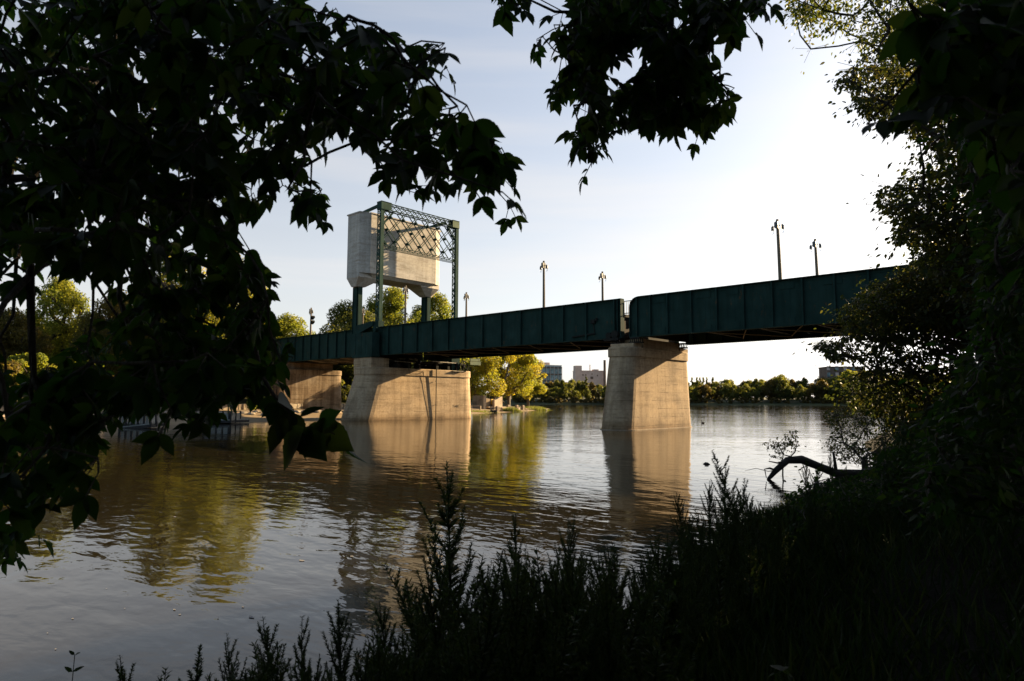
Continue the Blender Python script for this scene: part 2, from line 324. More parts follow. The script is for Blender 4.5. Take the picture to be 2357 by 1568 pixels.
# ---- leaves in bulk
def norm(a): return a/(np.linalg.norm(a, axis=-1, keepdims=True)+1e-9)
CARD = (np.array([(0, 0, 0), (0.36, 0.45, 0.10), (0, 1, 0), (-0.36, 0.45, 0.10)]), [(0, 1, 2, 3)])
BLADE = (np.array([(-0.5, 0, 0), (0.5, 0, 0), (0.32, 0.55, 0.04), (0, 1, 0.16), (-0.32, 0.55, 0.04)]), [(0, 1, 2, 3, 4)])
_half = [(0.0, 0.0), (0.12, 0.08), (0.20, 0.18), (0.25, 0.30), (0.265, 0.40), (0.248, 0.475), (0.262, 0.52), (0.212, 0.60), (0.220, 0.645), (0.15, 0.74), (0.105, 0.81), (0.045, 0.91), (0.0, 1.0)]
def _leaf():
    mid = [(0, t, -0.05*t-0.10*t*t) for t in (0.75, 0.5, 0.25)]
    rt = [(x, t, 0.30*x-0.05*t-0.10*t*t) for x, t in _half]
    lf = [(-x*0.96, min(1, t*1.0+0.015), 0.30*x-0.05*t-0.10*t*t) for x, t in _half[1:-1]]
    vs = rt+mid+lf; n = len(rt); fr = list(range(n))+list(range(n, n+3))
    fl = [0, n+2, n+1, n, n-1]+[n+3+i for i in range(len(lf))][::-1]
    return np.array(vs, float), [tuple(fr), tuple(fl)]
LEAF = _leaf()
WLEAF = (np.array([(0, 0, 0), (0.10, 0.3, 0.02), (0.07, 0.7, -0.04), (0, 1, -0.14), (-0.07, 0.7, -0.04), (-0.10, 0.3, 0.02)]), [(0, 1, 2, 3, 4, 5)])
OVAL = (np.array([(0, 0, 0), (0.20, 0.22, 0.05), (0.25, 0.48, 0.05), (0.14, 0.78, 0.0), (0, 1, -0.06), (-0.14, 0.78, 0.0), (-0.25, 0.48, 0.05), (-0.20, 0.22, 0.05)]), [(0, 1, 2, 3, 4, 5, 6, 7)])

def leaf_mesh(name, pos, dirs, nrm, size, tmpl, tint=None, width=1.0):
    tv, tf = tmpl; n = len(pos); k = len(tv)
    y = norm(np.asarray(dirs, float)); z = np.asarray(nrm, float); z = norm(z-y*np.sum(z*y, 1, keepdims=True)); x = np.cross(y, z)
    size = np.broadcast_to(np.asarray(size, float), (n,))
    wd = np.broadcast_to(np.asarray(width, float), (n,))
    V = (pos[:, None, :] + size[:, None, None]*(x[:, None, :]*tv[None, :, 0:1]*wd[:, None, None] + y[:, None, :]*tv[None, :, 1:2] + z[:, None, :]*tv[None, :, 2:3]))
    base = (np.arange(n)*k)
    lens = [len(f) for f in tf]; flat = np.concatenate([np.array(f) for f in tf])
    idx = (base[:, None]+flat[None, :]).reshape(-1)
    me = bpy.data.meshes.new(name); nf = n*len(tf)
    me.vertices.add(n*k); me.vertices.foreach_set('co', V.reshape(-1).astype(np.float32))
    me.loops.add(len(idx)); me.loops.foreach_set('vertex_index', idx.astype(np.int32))
    starts = np.cumsum([0]+lens[:-1]); st = (np.arange(n)[:, None]*sum(lens)+starts[None, :]).reshape(-1)
    me.polygons.add(nf); me.polygons.foreach_set('loop_start', st.astype(np.int32))
    me.polygons.foreach_set('loop_total', np.tile(lens, n).astype(np.int32))
    me.update(calc_edges=True); me.validate()
    at = me.attributes.new('tint', 'FLOAT', 'FACE')
    if tint is None: tint = rng.random(n)
    at.data.foreach_set('value', np.repeat(np.clip(tint, 0, 1), len(tf)).astype(np.float32))
    return me
def rdir(n): return norm(rng.normal(size=(n, 3)))

def mst(points, root):
    pts = np.array([root]+list(points)); n = len(pts); par = np.zeros(n, int)
    d = np.linalg.norm(pts-pts[0], axis=1); dist0 = d.copy(); best = d*1.0; inn = np.zeros(n, bool); inn[0] = True; order = []
    plen = np.zeros(n)
    for _ in range(n-1):
        best2 = np.where(inn, 1e9, best); i = int(np.argmin(best2)); inn[i] = True; order.append(i)
        plen[i] = plen[par[i]]+np.linalg.norm(pts[i]-pts[par[i]])
        nd_ = np.linalg.norm(pts-pts[i], axis=1)+0.35*plen[i]
        m_ = nd_ < best; par[m_ & ~inn] = i; best = np.where(m_ & ~inn, nd_, best)
    cnt = np.ones(n)
    for i in order[::-1]: cnt[par[i]] += cnt[i]
    return pts, par, cnt, order
def branch_mesh(points, root, r_tip, expo, n=5, rmax=1e9, jitter=0.04, sag=0.0):
    pts, par, cnt, order = mst(points, root); mb = MB()
    for i in order:
        a, b = pts[par[i]], pts[i]; l = np.linalg.norm(b-a)
        if l < 1e-4: continue
        m_ = (a+b)/2+rng.normal(size=3)*l*jitter+np.array([0, 0, sag*l])
        ra = min(rmax, r_tip*cnt[par[i]]**expo if par[i] else r_tip*cnt[i]**expo*1.1); rb = min(rmax, r_tip*cnt[i]**expo)
        ra = min(ra, rb*1.8)
        mb.tube([a, m_, b], [ra, (ra+rb)/2, rb], n, cap=False)
    return mb, pts, par

# ------------------------------------------------------------------ water and banks
mb = MB(); mb.add([(-2500, -2500, 0), (2500, -2500, 0), (2500, 2500, 0), (-2500, 2500, 0)], [(0, 1, 2, 3)])
struct(mb.build('river_water', M_WATER))
mb = MB(); mb.add([(-4500, -4500, -3), (4500, -4500, -3), (4500, 4500, -3), (-4500, 4500, -3)], [(0, 1, 2, 3)])
struct(mb.build('ground', M_SAND))

def poly_sd(P2, poly):          # distance to an open polyline, positive on its right hand side
    P2 = np.asarray(P2, float); best = np.full(len(P2), 1e9); sgn = np.ones(len(P2))
    for a, b in zip(poly[:-1], poly[1:]):
        a = np.array(a[:2]); b = np.array(b[:2]); d = b-a; t = np.clip(((P2-a)@d)/(d@d), 0, 1); q = P2-(a+t[:, None]*d); r = np.linalg.norm(q, axis=1)
        s_ = np.where(d[0]*(P2[:, 1]-a[1])-d[1]*(P2[:, 0]-a[0]) < 0, 1.0, -1.0)
        m_ = r < best-1e-9; best = np.where(m_, r, best); sgn = np.where(m_, s_, sgn)
    return best*sgn
def vnoise(x, y, f, seed=0):
    return (np.sin(x*f*1.0+seed)*np.cos(y*f*1.3+seed*2.1)+np.sin(x*f*2.3+y*f*1.7+seed*0.7)*0.5+np.cos(y*f*3.1-x*f*2.6+seed*1.9)*0.3)/1.8
def terrain(name, x0, x1, y0, y1, step, hfun, mat, smooth=True, pick=None):
    xs = np.arange(x0, x1+step, step); ys = np.arange(y0, y1+step, step); X, Y = np.meshgrid(xs, ys); p = np.stack([X.ravel(), Y.ravel()], 1)
    z = hfun(p); nx, ny = len(xs), len(ys); keep = z > -1.0
    i = np.arange(nx*ny).reshape(ny, nx); q = np.stack([i[:-1, :-1], i[:-1, 1:], i[1:, 1:], i[1:, :-1]], -1).reshape(-1, 4); q = q[keep[q].any(1)]
    me = bpy.data.meshes.new(name); me.from_pydata(np.column_stack([p, z]).tolist(), [], q.tolist()); me.update()
    for f in me.polygons: f.use_smooth = smooth
    return struct(link(name, me, mat))

NEAR = [L(*q) for q in [(-30, -8), (-9, -1.5), (-3.6, 1.6), (-1.5, 3.1), (0.2, 4.6), (1.3, 6.6), (2.6, 9.3), (4.5, 12.2), (7.3, 15.6), (10.3, 20), (13.8, 26), (17.6, 34), (24.5, 45), (37, 60), (62, 85), (130, 130), (400, 300)]]
def near_h(p):
    d = poly_sd(p, NEAR); n_ = vnoise(p[:, 0], p[:, 1], 0.9, 3.0)*0.10+vnoise(p[:, 0], p[:, 1], 0.23, 1.0)*0.16
    z = np.where(d < 0, d*0.35, np.where(d < 7, 0.03+0.155*d, 1.115+0.07*(d-7)))
    return z+np.where(d > 0, np.clip(d, 0, 1)*n_, 0)
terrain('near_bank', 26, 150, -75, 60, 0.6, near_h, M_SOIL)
def nh(p): return float(near_h(np.array([[p[0], p[1]]]))[0])

LEFT = [(60, -300), (20, -120), (2, -62), (-10, -36), (-19, -20), (-23.2, -9), (-23.0, 0), (-25.5, 10), (-31, 22), (-37.5, 33), (-41, 41), (-45.5, 52.5), (-51, 62.5), (-62, 80), (-74, 97), (-82, 104), (-92, 106), (-106, 100), (-130, 80), (-200, 40), (-420, -120)]
LEFTR = LEFT[::-1]
def left_h(p):
    d = poly_sd(p, LEFTR); n_ = vnoise(p[:, 0], p[:, 1], 0.5, 5.0)*0.07
    # gentle beach, terrace with the path, then the planted slope
    z = np.where(d < 0, d*0.3, np.interp(d, [0, 5, 7, 12.5, 14, 24, 40, 200], [0.0, 0.50, 0.72, 0.80, 1.25, 3.2, 4.2, 5.0]))
    far = np.clip((p[:, 1]-28)/30, 0, 1)
    z2 = np.where(d < 0, d*0.3, np.interp(d, [0, 6, 14, 30, 200], [0.0, 0.35, 0.60, 0.9, 1.6]))
    z = z*(1-far)+z2*far
    return z+np.where(d > 0, np.clip(d/2, 0, 1)*n_, 0)
terrain('left_bank', -330, 70, -300, 125, 1.9, left_h, M_LEFT)
def lh(p): return float(left_h(np.array([[p[0], p[1]]]))[0])

# promenade along the terrace
def offset_line(poly, d):
    P_ = np.array(poly, float); t = np.gradient(P_, axis=0); n_ = np.stack([t[:, 1], -t[:, 0]], 1); n_ /= np.linalg.norm(n_, axis=1)[:, None]; return P_+n_*d
SEGM = LEFTR[12:18]   # (-37.5,33) ... (-10,-36) region, ordered from far to near
_seg = np.array(LEFTR[10:18], float)
_fine = np.concatenate([np.linspace(a, b, 8, endpoint=False) for a, b in zip(_seg[:-1], _seg[1:])]+[_seg[-1:]])
pa = offset_line(_fine, 8.3); pb = offset_line(_fine, 12.2)
mb = MB(); vs = []; 
for a, b in zip(pa, pb):
    za = max(lh(a), lh(b), lh((a+b)/2))+0.06
    vs += [(a[0], a[1], za-0.3), (a[0], a[1], za), (b[0], b[1], za), (b[0], b[1], za-0.3)]
fs = []
for i in range(len(pa)-1):
    o = i*4
    for k in range(3): fs.append((o+k, o+k+1, o+4+k+1, o+4+k))
mb.add(vs, fs); struct(mb.build('riverside_path', M_PATH))

# far bank
def far_pt(x, d): return AZ(x, d)
FARL = [AZ(x, d) for x, d in [(-700, 520), (0, 470), (700, 430), (1180, 408), (1500, 402), (1800, 398), (2050, 385), (2357, 365), (2800, 330), (3600, 280)]]
mb = MB(); prof = [(-3, -0.6), (0, 0.05), (6, 1.0), (14, 1.7), (34, 3.0), (80, 5.0), (1900, 9.0)]
FX = np.concatenate([np.linspace(a[:2], b[:2], 14, endpoint=False) for a, b in zip(FARL[:-1], FARL[1:])]+[np.array([FARL[-1][:2]])])
FN = FX-CAM[None, :2]; FN /= np.linalg.norm(FN, axis=1)[:, None]
vs = []; 
for i, (q, nn) in enumerate(zip(FX, FN)):
    for d, z in prof:
        k = vnoise(np.array([i*1.0]), np.array([d*0.1]), 0.7, 2)[0]
        vs.append((*(q+nn*(d+(k*1.5 if d < 100 else 0))), z+(k*0.35 if 0 < d < 100 else 0)))
n_ = len(prof); fs = [(i*n_+k, i*n_+k+1, (i+1)*n_+k+1, (i+1)*n_+k) for i in range(len(FX)-1) for k in range(n_-1)]
mb.add(vs, fs); struct(mb.build('far_bank', M_MEADOW, smooth=True))
def fh(d): return float(np.interp(d, [p[0] for p in prof], [p[1] for p in prof]))

# ------------------------------------------------------------------ bridge
ZT, ZB, YN, YF = 9.76, 6.76, 0.15, 8.75
def girder(x0, x1, y, side, stiffs, parent, round_end=False, splices=()):
    m = MB()
    if round_end:                       # upper left corner rounded off
        r_ = 0.75; prof = [(x0, ZB+0.05)]+[(x0+r_-r_*math.cos(a), ZT-0.05-r_+r_*math.sin(a)) for a in np.linspace(0, math.pi/2, 9)]+[(x1, ZT-0.05), (x1, ZB+0.05)]
        m.rings([[(px, y-0.02, pz) for px, pz in prof][::-1], [(px, y+0.02, pz) for px, pz in prof][::-1]])
        rim = [(x0+r_-r_*math.cos(a), ZT-0.03-r_+r_*math.sin(a)) for a in np.linspace(0, math.pi/2, 9)]
        rim = [(x0, ZB+0.06)]+rim
        for a, b in zip(rim[:-1], rim[1:]): m.bar((a[0], y, a[1]), (b[0], y, b[1]), 0.46, 0.05, up=(0, 1, 0)) if False else m.bar((a[0], y, a[1]), (b[0], y, b[1]), 0.46 if abs(b[0]-a[0]) < 1e-6 else 0.46, 0.05, up=(-1, 0, 1))
        xt = x0+r_
    else:
        m.ab((x0, y-0.02, ZB+0.05), (x1, y+0.02, ZT-0.05)); xt = x0
    m.ab((xt, y-0.25, ZT-0.05), (x1, y+0.25, ZT)); m.ab((x0, y-0.25, ZB), (x1, y+0.25, ZB+0.05))
    # flange angles
    for s_ in (-1, 1):
        m.ab((xt+0.05, y+s_*0.022, ZT-0.24), (x1-0.01, y+s_*0.045, ZT-0.052)); m.ab((x0+0.01, y+s_*0.022, ZB+0.052), (x1-0.01, y+s_*0.045, ZB+0.24))
        for x in stiffs:
            m.ab((x-0.012, y+s_*0.046, ZB+0.053), (x+0.012, y+s_*0.20, ZT-0.053)); m.ab((x-0.07, y+s_*0.024, ZB+0.26), (x+0.07, y+s_*0.040, ZT-0.26))
            m.ab((x-0.055, y+s_*0.201, ZB+0.06), (x+0.055, y+s_*0.222, ZT-0.06))
        for x, ww in splices:
            m.ab((x-ww/2, y+s_*0.046, ZT-0.62), (x+ww/2, y+s_*0.060, ZT-0.10)); m.ab((x-ww/2, y+s_*0.046, ZB+0.10), (x+ww/2, y+s_*0.060, ZB+0.55))
            m.ab((x-0.17, y+s_*0.022, ZB+0.60), (x+0.17, y+s_*0.036, ZT-0.66))
    # rivet rows
    for s_ in (-1,):
        x = x0+0.2
        while x < x1-0.1:
            for z in (ZT-0.10, ZT-0.19, ZB+0.11, ZB+0.19): m.box((x, y+s_*0.050, z), (0.035, 0.02, 0.035))
            for yy in (-0.17, 0.17): m.box((x, y+yy, ZB-0.008), (0.045, 0.045, 0.02))
            x += 0.16
        for x in stiffs:
            z = ZB+0.35
            while z < ZT-0.3:
                for dx in (-0.05, 0.05): m.box((x+dx, y+s_*0.046, z), (0.03, 0.02, 0.03))
                z += 0.17
    return m.build('girder', M_GREEN, parent)
def span(name, label, x0, x1, stiffs, beams, xbr, round_end=False, splices=()):
    t = thing(name, label, 'bridge span', (x0, YN, ZB))
    girder(x0, x1, YN, -1, stiffs, t, round_end, splices); girder(x0, x1, YF, 1, stiffs, t, round_end, ())
    m = MB(); m.ab((x0+0.1, YN+0.3, 8.42), (x1-0.1, YF-0.3, 8.62))
    for y in (1.9, 3.3, 5.6, 7.0): m.ab((x0+0.1, y-0.12, 7.80), (x1-0.1, y+0.12, 8.418))
    m.build('deck', M_UNDER, t)
    for x in ((x0+0.28,) if round_end else (x1-0.28,)):
        b = MB(); b.ab((x-0.015, YN+0.24, 6.92), (x+0.015, YF-0.24, 8.415)); b.build('end_diaphragm', M_UNDER, t)
    for x in beams:
        b = MB(); b.ab((x-0.012, YN+0.23, 7.05), (x+0.012, YF-0.23, 7.798)); b.ab((x-0.15, YN+0.24, 7.02), (x+0.15, YF-0.24, 7.048)); b.ab((x-0.15, YN+0.24, 7.765), (x+0.15, YF-0.24, 7.79))
        b.build('floor_beam', M_UNDER, t)
    for i, (xa, xb) in enumerate(xbr):
        for k, (p, q) in enumerate((((xa, YN+0.28, 6.90), (xb, YF-0.28, 6.90)), ((xa, YF-0.28, 6.98), (xb, YN+0.28, 6.98)))):
            b = MB(); b.bar(p, q, 0.13 if k == 0 else 0.07, 0.05); b.build('diagonal_brace', M_BRACE, t)
    return t
SM = 2.285
ms = [-17.0+SM*i for i in range(12)]+[10.75]
main = span('bridge_span', 'dark green middle girder span from the tower to the right hand pier', -21.7, 11.38, [-19.3]+ms, ms[1:-1:2], [(ms[i], ms[i+2]) for i in range(0, 11, 2)])
m = MB(); m.ab((11.05, YN-0.24, ZB+0.06), (11.10, YN+0.24, ZT-0.06)); m.ab((11.33, YN-0.25, ZB+0.06), (11.378, YN+0.25, ZT-0.06)); m.build('end_plate', M_GREEN, main)
# worker's lever and rod on the outer face
m = MB(); m.bar((8.9, YN-0.10, 7.35), (8.75, YN-0.10, 8.15), 0.05, 0.05); m.bar((6.75, YN-0.12, 7.12), (8.95, YN-0.12, 7.28), 0.10, 0.10); m.box((8.8, YN-0.16, 8.2), (0.35, 0.2, 0.3)); m.box((9.1, YN-0.16, 8.35), (0.12, 0.12, 0.22)); m.build('lock_lever', M_DARK, main)
rs = [12.72, 13.83, 15.23]+[17.07+1.876*i for i in range(18)]
rsp = [(14.5, 1.0), (17.9, 1.2), (20.0, 0.9), (23.6, 0.9), (26.3, 1.1)]
right = span('bridge_span', 'dark green girder span with a rounded top corner running into the right hand trees', 12.12, 49.5, rs, rs[3::2], [(rs[i], rs[i+2]) for i in range(3, 19, 2)], True, rsp)
ls = [-24.76-1.79*i for i in range(22)]
left = span('bridge_span', 'dark green girder span left of the tower, partly behind hanging leaves', -66.0, -21.95, ls, ls[1::2], [(ls[i+2], ls[i]) for i in range(0, 20, 2)])

# bearings on the right hand pier
t = thing('bridge_bearing', 'dark roller bearings between the right hand pier top and the girder ends', 'bearing', (11.6, 0.15, 6.4))
for y in (YN, 6.9):
    for x in (10.95, 12.55):
        m = MB(); m.ab((x-0.45, y-0.35, 6.33), (x+0.45, y+0.35, 6.42)); m.ab((x-0.38, y-0.3, 6.66), (x+0.38, y+0.3, 6.755))
        for k in range(5): m.bar((x-0.34+0.17*k, y-0.28, 6.42), (x-0.30+0.17*k, y-0.28, 6.66), 0.05, 0.05); m.bar((x-0.34+0.17*k, y+0.28, 6.42), (x-0.30+0.17*k, y+0.28, 6.66), 0.05, 0.05)
        m.build('rocker', M_DARK, t)
m = MB(); m.tube([(10.9, YN-0.42, 7.05), (10.9, YN-0.12, 7.05)], 0.30, 14); m.tube([(10.35, YN-0.40, 7.0), (10.35, YN-0.12, 7.0)], 0.24, 14); m.box((10.6, YN-0.3, 6.7), (1.3, 0.3, 0.2)); m.build('latch_roller', M_DARK, t)

# foot railing seen in the joint
t = thing('deck_railing', 'grey steel railing seen in the gap between two girder spans', 'railing', (11.0, 1.2, 8.62))
m = MB()
for z in (8.78, 9.72): m.bar((8.5, 1.2, z), (15.5, 1.2, z), 0.06, 0.06)
m.build('rail', M_BRACE, t); m = MB(); x = 8.5
while x < 15.6: m.bar((x, 1.2, 8.62), (x, 1.2, 9.74), 0.035, 0.035); x += 0.17
m.build('baluster', M_BRACE, t)

# ------------------------------------------------------------------ piers
def stadium(cx, hw, ya, yb, z, grow=0.0, n=14):
    r_ = hw+grow; pts = []
    for k in range(n+1):
        a = math.pi+math.pi*k/n; pts.append((cx+r_*math.cos(a), ya+r_*math.sin(a)*1.0, z))
    for k in range(n+1):
        a = math.pi*k/n; pts.append((cx+r_*math.cos(a), yb+r_*math.sin(a)*0.85, z))
    return pts
def pier(label, cx, hw, yat, yab, yb, zcap, ztop, zbot=-2.0, bat=0.10, mat=None, slab=None, lip=False):
    t = thing('bridge_pier', label, 'bridge pier', (cx, (yat+yb)/2, max(zbot, 0))); mat = mat or M_PIER
    m = MB(); rg = []
    for z in np.linspace(zbot, zcap, 16):
        f = (zcap-z)/zcap; rg.append(stadium(cx, hw+bat*f, yat+(yab-yat)*f, yb+0.15*f, z))
    m.rings(rg); m.build('shaft', mat, t, smooth=False)
    m = MB(); m.rings([stadium(cx, hw, yat, yb, zcap+0.002, 0.10), stadium(cx, hw, yat, yb, ztop-0.06, 0.10), stadium(cx, hw, yat, yb, ztop, 0.05)]); m.build('cap', mat, t)
    for a, b in slab or ():
        m = MB(); m.ab(a, b); m.build('pedestal', mat, t)
    if lip:
        m = MB(); m.rings([stadium(cx, hw+bat, yab, yb+0.15, -0.5, 0.10), stadium(cx, hw+bat, yab, yb+0.15, 0.05, 0.10)]); m.build('footing', M_WALL, t)
    return t
p2 = pier('tall concrete pier under the joint of two spans, standing free in the river', 11.62, 1.12, 0.0, -0.85, 7.25, 5.33, 6.02, bat=0.15, slab=[((10.95, 1.1, 6.022), (12.55, 6.6, 6.72)), ((10.62, -0.35, 6.022), (12.62, 0.75, 6.32)), ((10.62, 6.62, 6.022), (12.62, 7.9, 6.32))], lip=True)
p1 = pier('broad concrete pier below the counterweight tower, at the left bank', -19.75, 1.9, 0.2, -1.25, 11.9, 4.75, 5.5, bat=0.12, slab=[((-21.35, -1.15, 5.502), (-18.25, 1.1, 6.50))])
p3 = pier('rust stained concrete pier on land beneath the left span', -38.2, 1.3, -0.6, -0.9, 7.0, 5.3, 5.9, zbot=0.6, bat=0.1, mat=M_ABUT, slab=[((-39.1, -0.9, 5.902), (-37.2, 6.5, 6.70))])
p4 = pier('concrete abutment of the right span hidden behind the trees', 50.0, 1.6, -0.6, -0.9, 9.0, 5.3, 5.9, zbot=0.4, bat=0.1, slab=[((49.0, -0.9, 5.902), (51.0, 9.6, 6.70))])
def text(body, loc, size, rz, parent, mat, name='graffiti', ext=0.004):
    c = bpy.data.curves.new(name, 'FONT'); c.body = body; c.size = size; c.extrude = ext; c.align_x = 'LEFT'
    o0 = bpy.data.objects.new(name, c); me = bpy.data.meshes.new_from_object(o0); bpy.data.objects.remove(o0); bpy.data.curves.remove(c)
    me.materials.clear(); me.materials.append(mat); o = bpy.data.objects.new(name, me); COL.objects.link(o)
    o.parent = parent; o.matrix_parent_inverse = Matrix.Translation(-_wloc(parent)); o.location = loc; o.rotation_euler = (R(90), 0, rz); return o
text('DAIC', (-17.735, 9.9, 1.32), 0.42, R(90), p1, M_GRAF)

# pipe, hanging line, plate on the tower pier
m = MB(); m.tube([(-17.61, 7.15, -0.6), (-17.61, 7.15, 5.6)], 0.05, 10); m.box((-17.68, 7.15, 4.2), (0.16, 0.14, 0.05)); m.box((-17.66, 7.15, 1.6), (0.16, 0.14, 0.05))
tag(m.build('drain_pipe', M_DARK), 'dark upright pipe running down the sunny face of the tower pier', 'pipe')
m = MB(); m.tube([(-17.735, 5.40, 5.2), (-17.78, 5.52, 4.0), (-17.76, 5.75, 2.6), (-17.735, 6.05, 1.2), (-17.70, 6.38, -0.2)], 0.016, 6)
tag(m.build('hanging_cable', M_DARK), 'thin dark cable hanging down the tower pier to the water', 'cable')
m = MB(); m.tube([(-17.72, 3.3, 5.5), (-17.70, 3.4, 5.15), (-17.70, 3.9, 4.95), (-17.70, 4.9, 4.98), (-17.72, 5.38, 5.3)], 0.016, 6)
tag(m.build('hanging_cable', M_DARK), 'slack dark cable looping below the top edge of the tower pier', 'cable')
t = thing('platform_panel', 'pale green steel side panel of the platform above the tower pier end', 'panel', (-17.6, 12.4, 6.3))
m = MB(); m.ab((-17.66, 12.35, 6.28), (-17.58, 14.1, 6.66)); m.build('panel', M_PLATE, t)
m = MB(); m.ab((-17.9, 12.4, 6.70), (-17.57, 14.1, 6.74)); m.ab((-17.70, 12.4, 6.742), (-17.62, 14.0, 7.0)); m.bar((-17.62, 12.35, 6.27), (-17.62, 14.1, 6.27), 0.12, 0.03); m.build('walkway', M_PLATE, t)

# opening machinery below the deck at the tower pier
t = thing('opening_machinery', 'black shafts, bearings and a spoked wheel between tower pier and span', 'machinery', (-18.6, 6, 5.5))
m = MB(); m.tube([(-18.3, 1.3, 6.25), (-18.3, 12.3, 6.25)], 0.10, 10); m.tube([(-18.9, 1.3, 5.95), (-18.9, 11.0, 5.95)], 0.08, 10); m.build('shaft', M_DARK, t)
for y in (2.2, 3.6, 5.1, 7.6, 9.3, 10.6):
    m = MB(); m.ab((-18.75, y-0.16, 5.51), (-17.95, y+0.16, 5.95)); m.tube([(-18.3, y-0.17, 6.25), (-18.3, y+0.17, 6.25)], 0.30, 12); m.build('bearing', M_DARK, t)
for a_, b_ in (((-21.4, 2.6, 5.51), (-19.2, 4.9, 6.5)), ((-21.2, 6.9, 5.51), (-19.0, 9.1, 6.45)), ((-20.9, 9.15, 6.503), (-18.6, 10.6, 6.62))):
    m = MB(); m.ab(a_, b_); m.build('gear_case', M_DARK, t)
m = MB(); Rw = 0.62; cy, cz = 11.45, 6.02
m.tube([(-17.75, cy+Rw*math.cos(a), cz+Rw*math.sin(a)) for a in np.linspace(0, 2*math.pi, 25)], 0.075, 8)
for k in range(3): a = R(30)+k*math.pi/3; m.bar((-17.75, cy-Rw*math.cos(a), cz-Rw*math.sin(a)), (-17.75, cy+Rw*math.cos(a), cz+Rw*math.sin(a)), 0.09, 0.06)
m.tube([(-17.95, cy, cz), (-17.6, cy, cz)], 0.14, 10); m.build('wheel', M_DARK, t)
m = MB(); m.tube([(-18.25, 5.15, 5.52), (-18.2, 5.15, 6.0), (-18.25, 5.05, 6.4), (-18.4, 4.7, 6.62)], [0.16, 0.14, 0.12, 0.10], 8); m.build('curved_arm', M_BRACE, t)
for p_, q_, w_ in (((-17.9, 6.5, 6.42), (-17.9, 10.4, 6.36), 0.08), ((-17.9, 1.6, 6.2), (-17.9, 4.4, 6.15), 0.06), ((-18.5, 2.1, 6.5), (-18.5, 4.6, 6.55), 0.06)):
    m = MB(); m.bar(p_, q_, w_, w_); m.build('rod', M_BRACE, t)
m = MB(); m.ab((-18.2, 9.6, 5.40), (-17.5, 11.2, 5.46)); m.build('tray', M_BRACE, t)

# steel housing at the foot of the tower
t = thing('tower_housing', 'green riveted steel housing box on the tower pier', 'housing', (-20, -1.2, 6.5))
m = MB(); m.ab((-21.93, -1.22, 6.84), (-18.12, -0.28, 9.10)); m.ab((-21.6, -1.24, 6.52), (-18.2, -0.26, 6.838)); m.ab((-18.9, -1.27, 6.60), (-18.05, -0.24, 6.80))
for x in (-21.0, -20.0, -19.2): m.ab((x-0.02, -1.245, 6.86), (x+0.02, -1.218, 9.08))
m.build('box', M_GREEN, t)
m = MB(); m.ab((-21.9, 9.95, 5.504), (-18.15, 11.2, 9.19)); m.build('box', M_GREEN, t)
m = MB(); m.tube([(-18.55, -0.62, 9.55), (-18.55, -0.30, 9.55)], 0.33, 20); m.tube([(-18.55, -0.66, 9.55), (-18.55, -0.60, 9.55)], 0.20, 16); m.build('trunnion', M_GREEN, t)
m = MB(); m.rings([[(-22.1, -0.62, 9.12), (-21.6, -0.62, 9.12), (-18.95, -0.62, 9.85), (-18.95, -0.62, 10.35), (-19.6, -0.62, 10.3), (-22.1, -0.62, 10.05)], [(-22.1, -0.40, 9.12), (-21.6, -0.40, 9.12), (-18.95, -0.40, 9.85), (-18.95, -0.40, 10.35), (-19.6, -0.40, 10.3), (-22.1, -0.40, 10.05)]]); m.build('side_plate', M_GREEN, t)

# ------------------------------------------------------------------ counterweight on its rear legs
CY = 4.74
t = thing('counterweight_tower', 'huge pale concrete counterweight block carried on green steel legs', 'counterweight', (-22.4, CY, 9.5))
def mir(pts, s): return [(x, CY+(y-CY)*s, z) for x, y, z in pts]
m = MB(); m.ab((-24.4, 0.09, 15.74), (-20.5, 9.39, 22.30)); m.build('block', M_CW, t)
m = MB(); m.rings([[(-20.6, 0.4, 15.738), (-20.6, 9.08, 15.738), (-24.3, 9.08, 15.738), (-24.3, 0.4, 15.738)][::-1], [(-20.95, 0.6, 15.40), (-20.95, 8.88, 15.40), (-24.0, 8.88, 15.40), (-24.0, 0.6, 15.40)][::-1]]); m.build('underside', M_CW, t)
m = MB(); m.ab((-24.5, 0.0, 22.302), (-20.42, 9.48, 22.42))
for s in (1, -1): m.rings([mir([(-23.45, -1.08, z), (-21.02, -1.08, z), (-20.72, -0.02, z), (-23.45, -0.02, z)], s)[::s] for z in (22.302, 22.44)])
m.build('coping', M_CW, t)
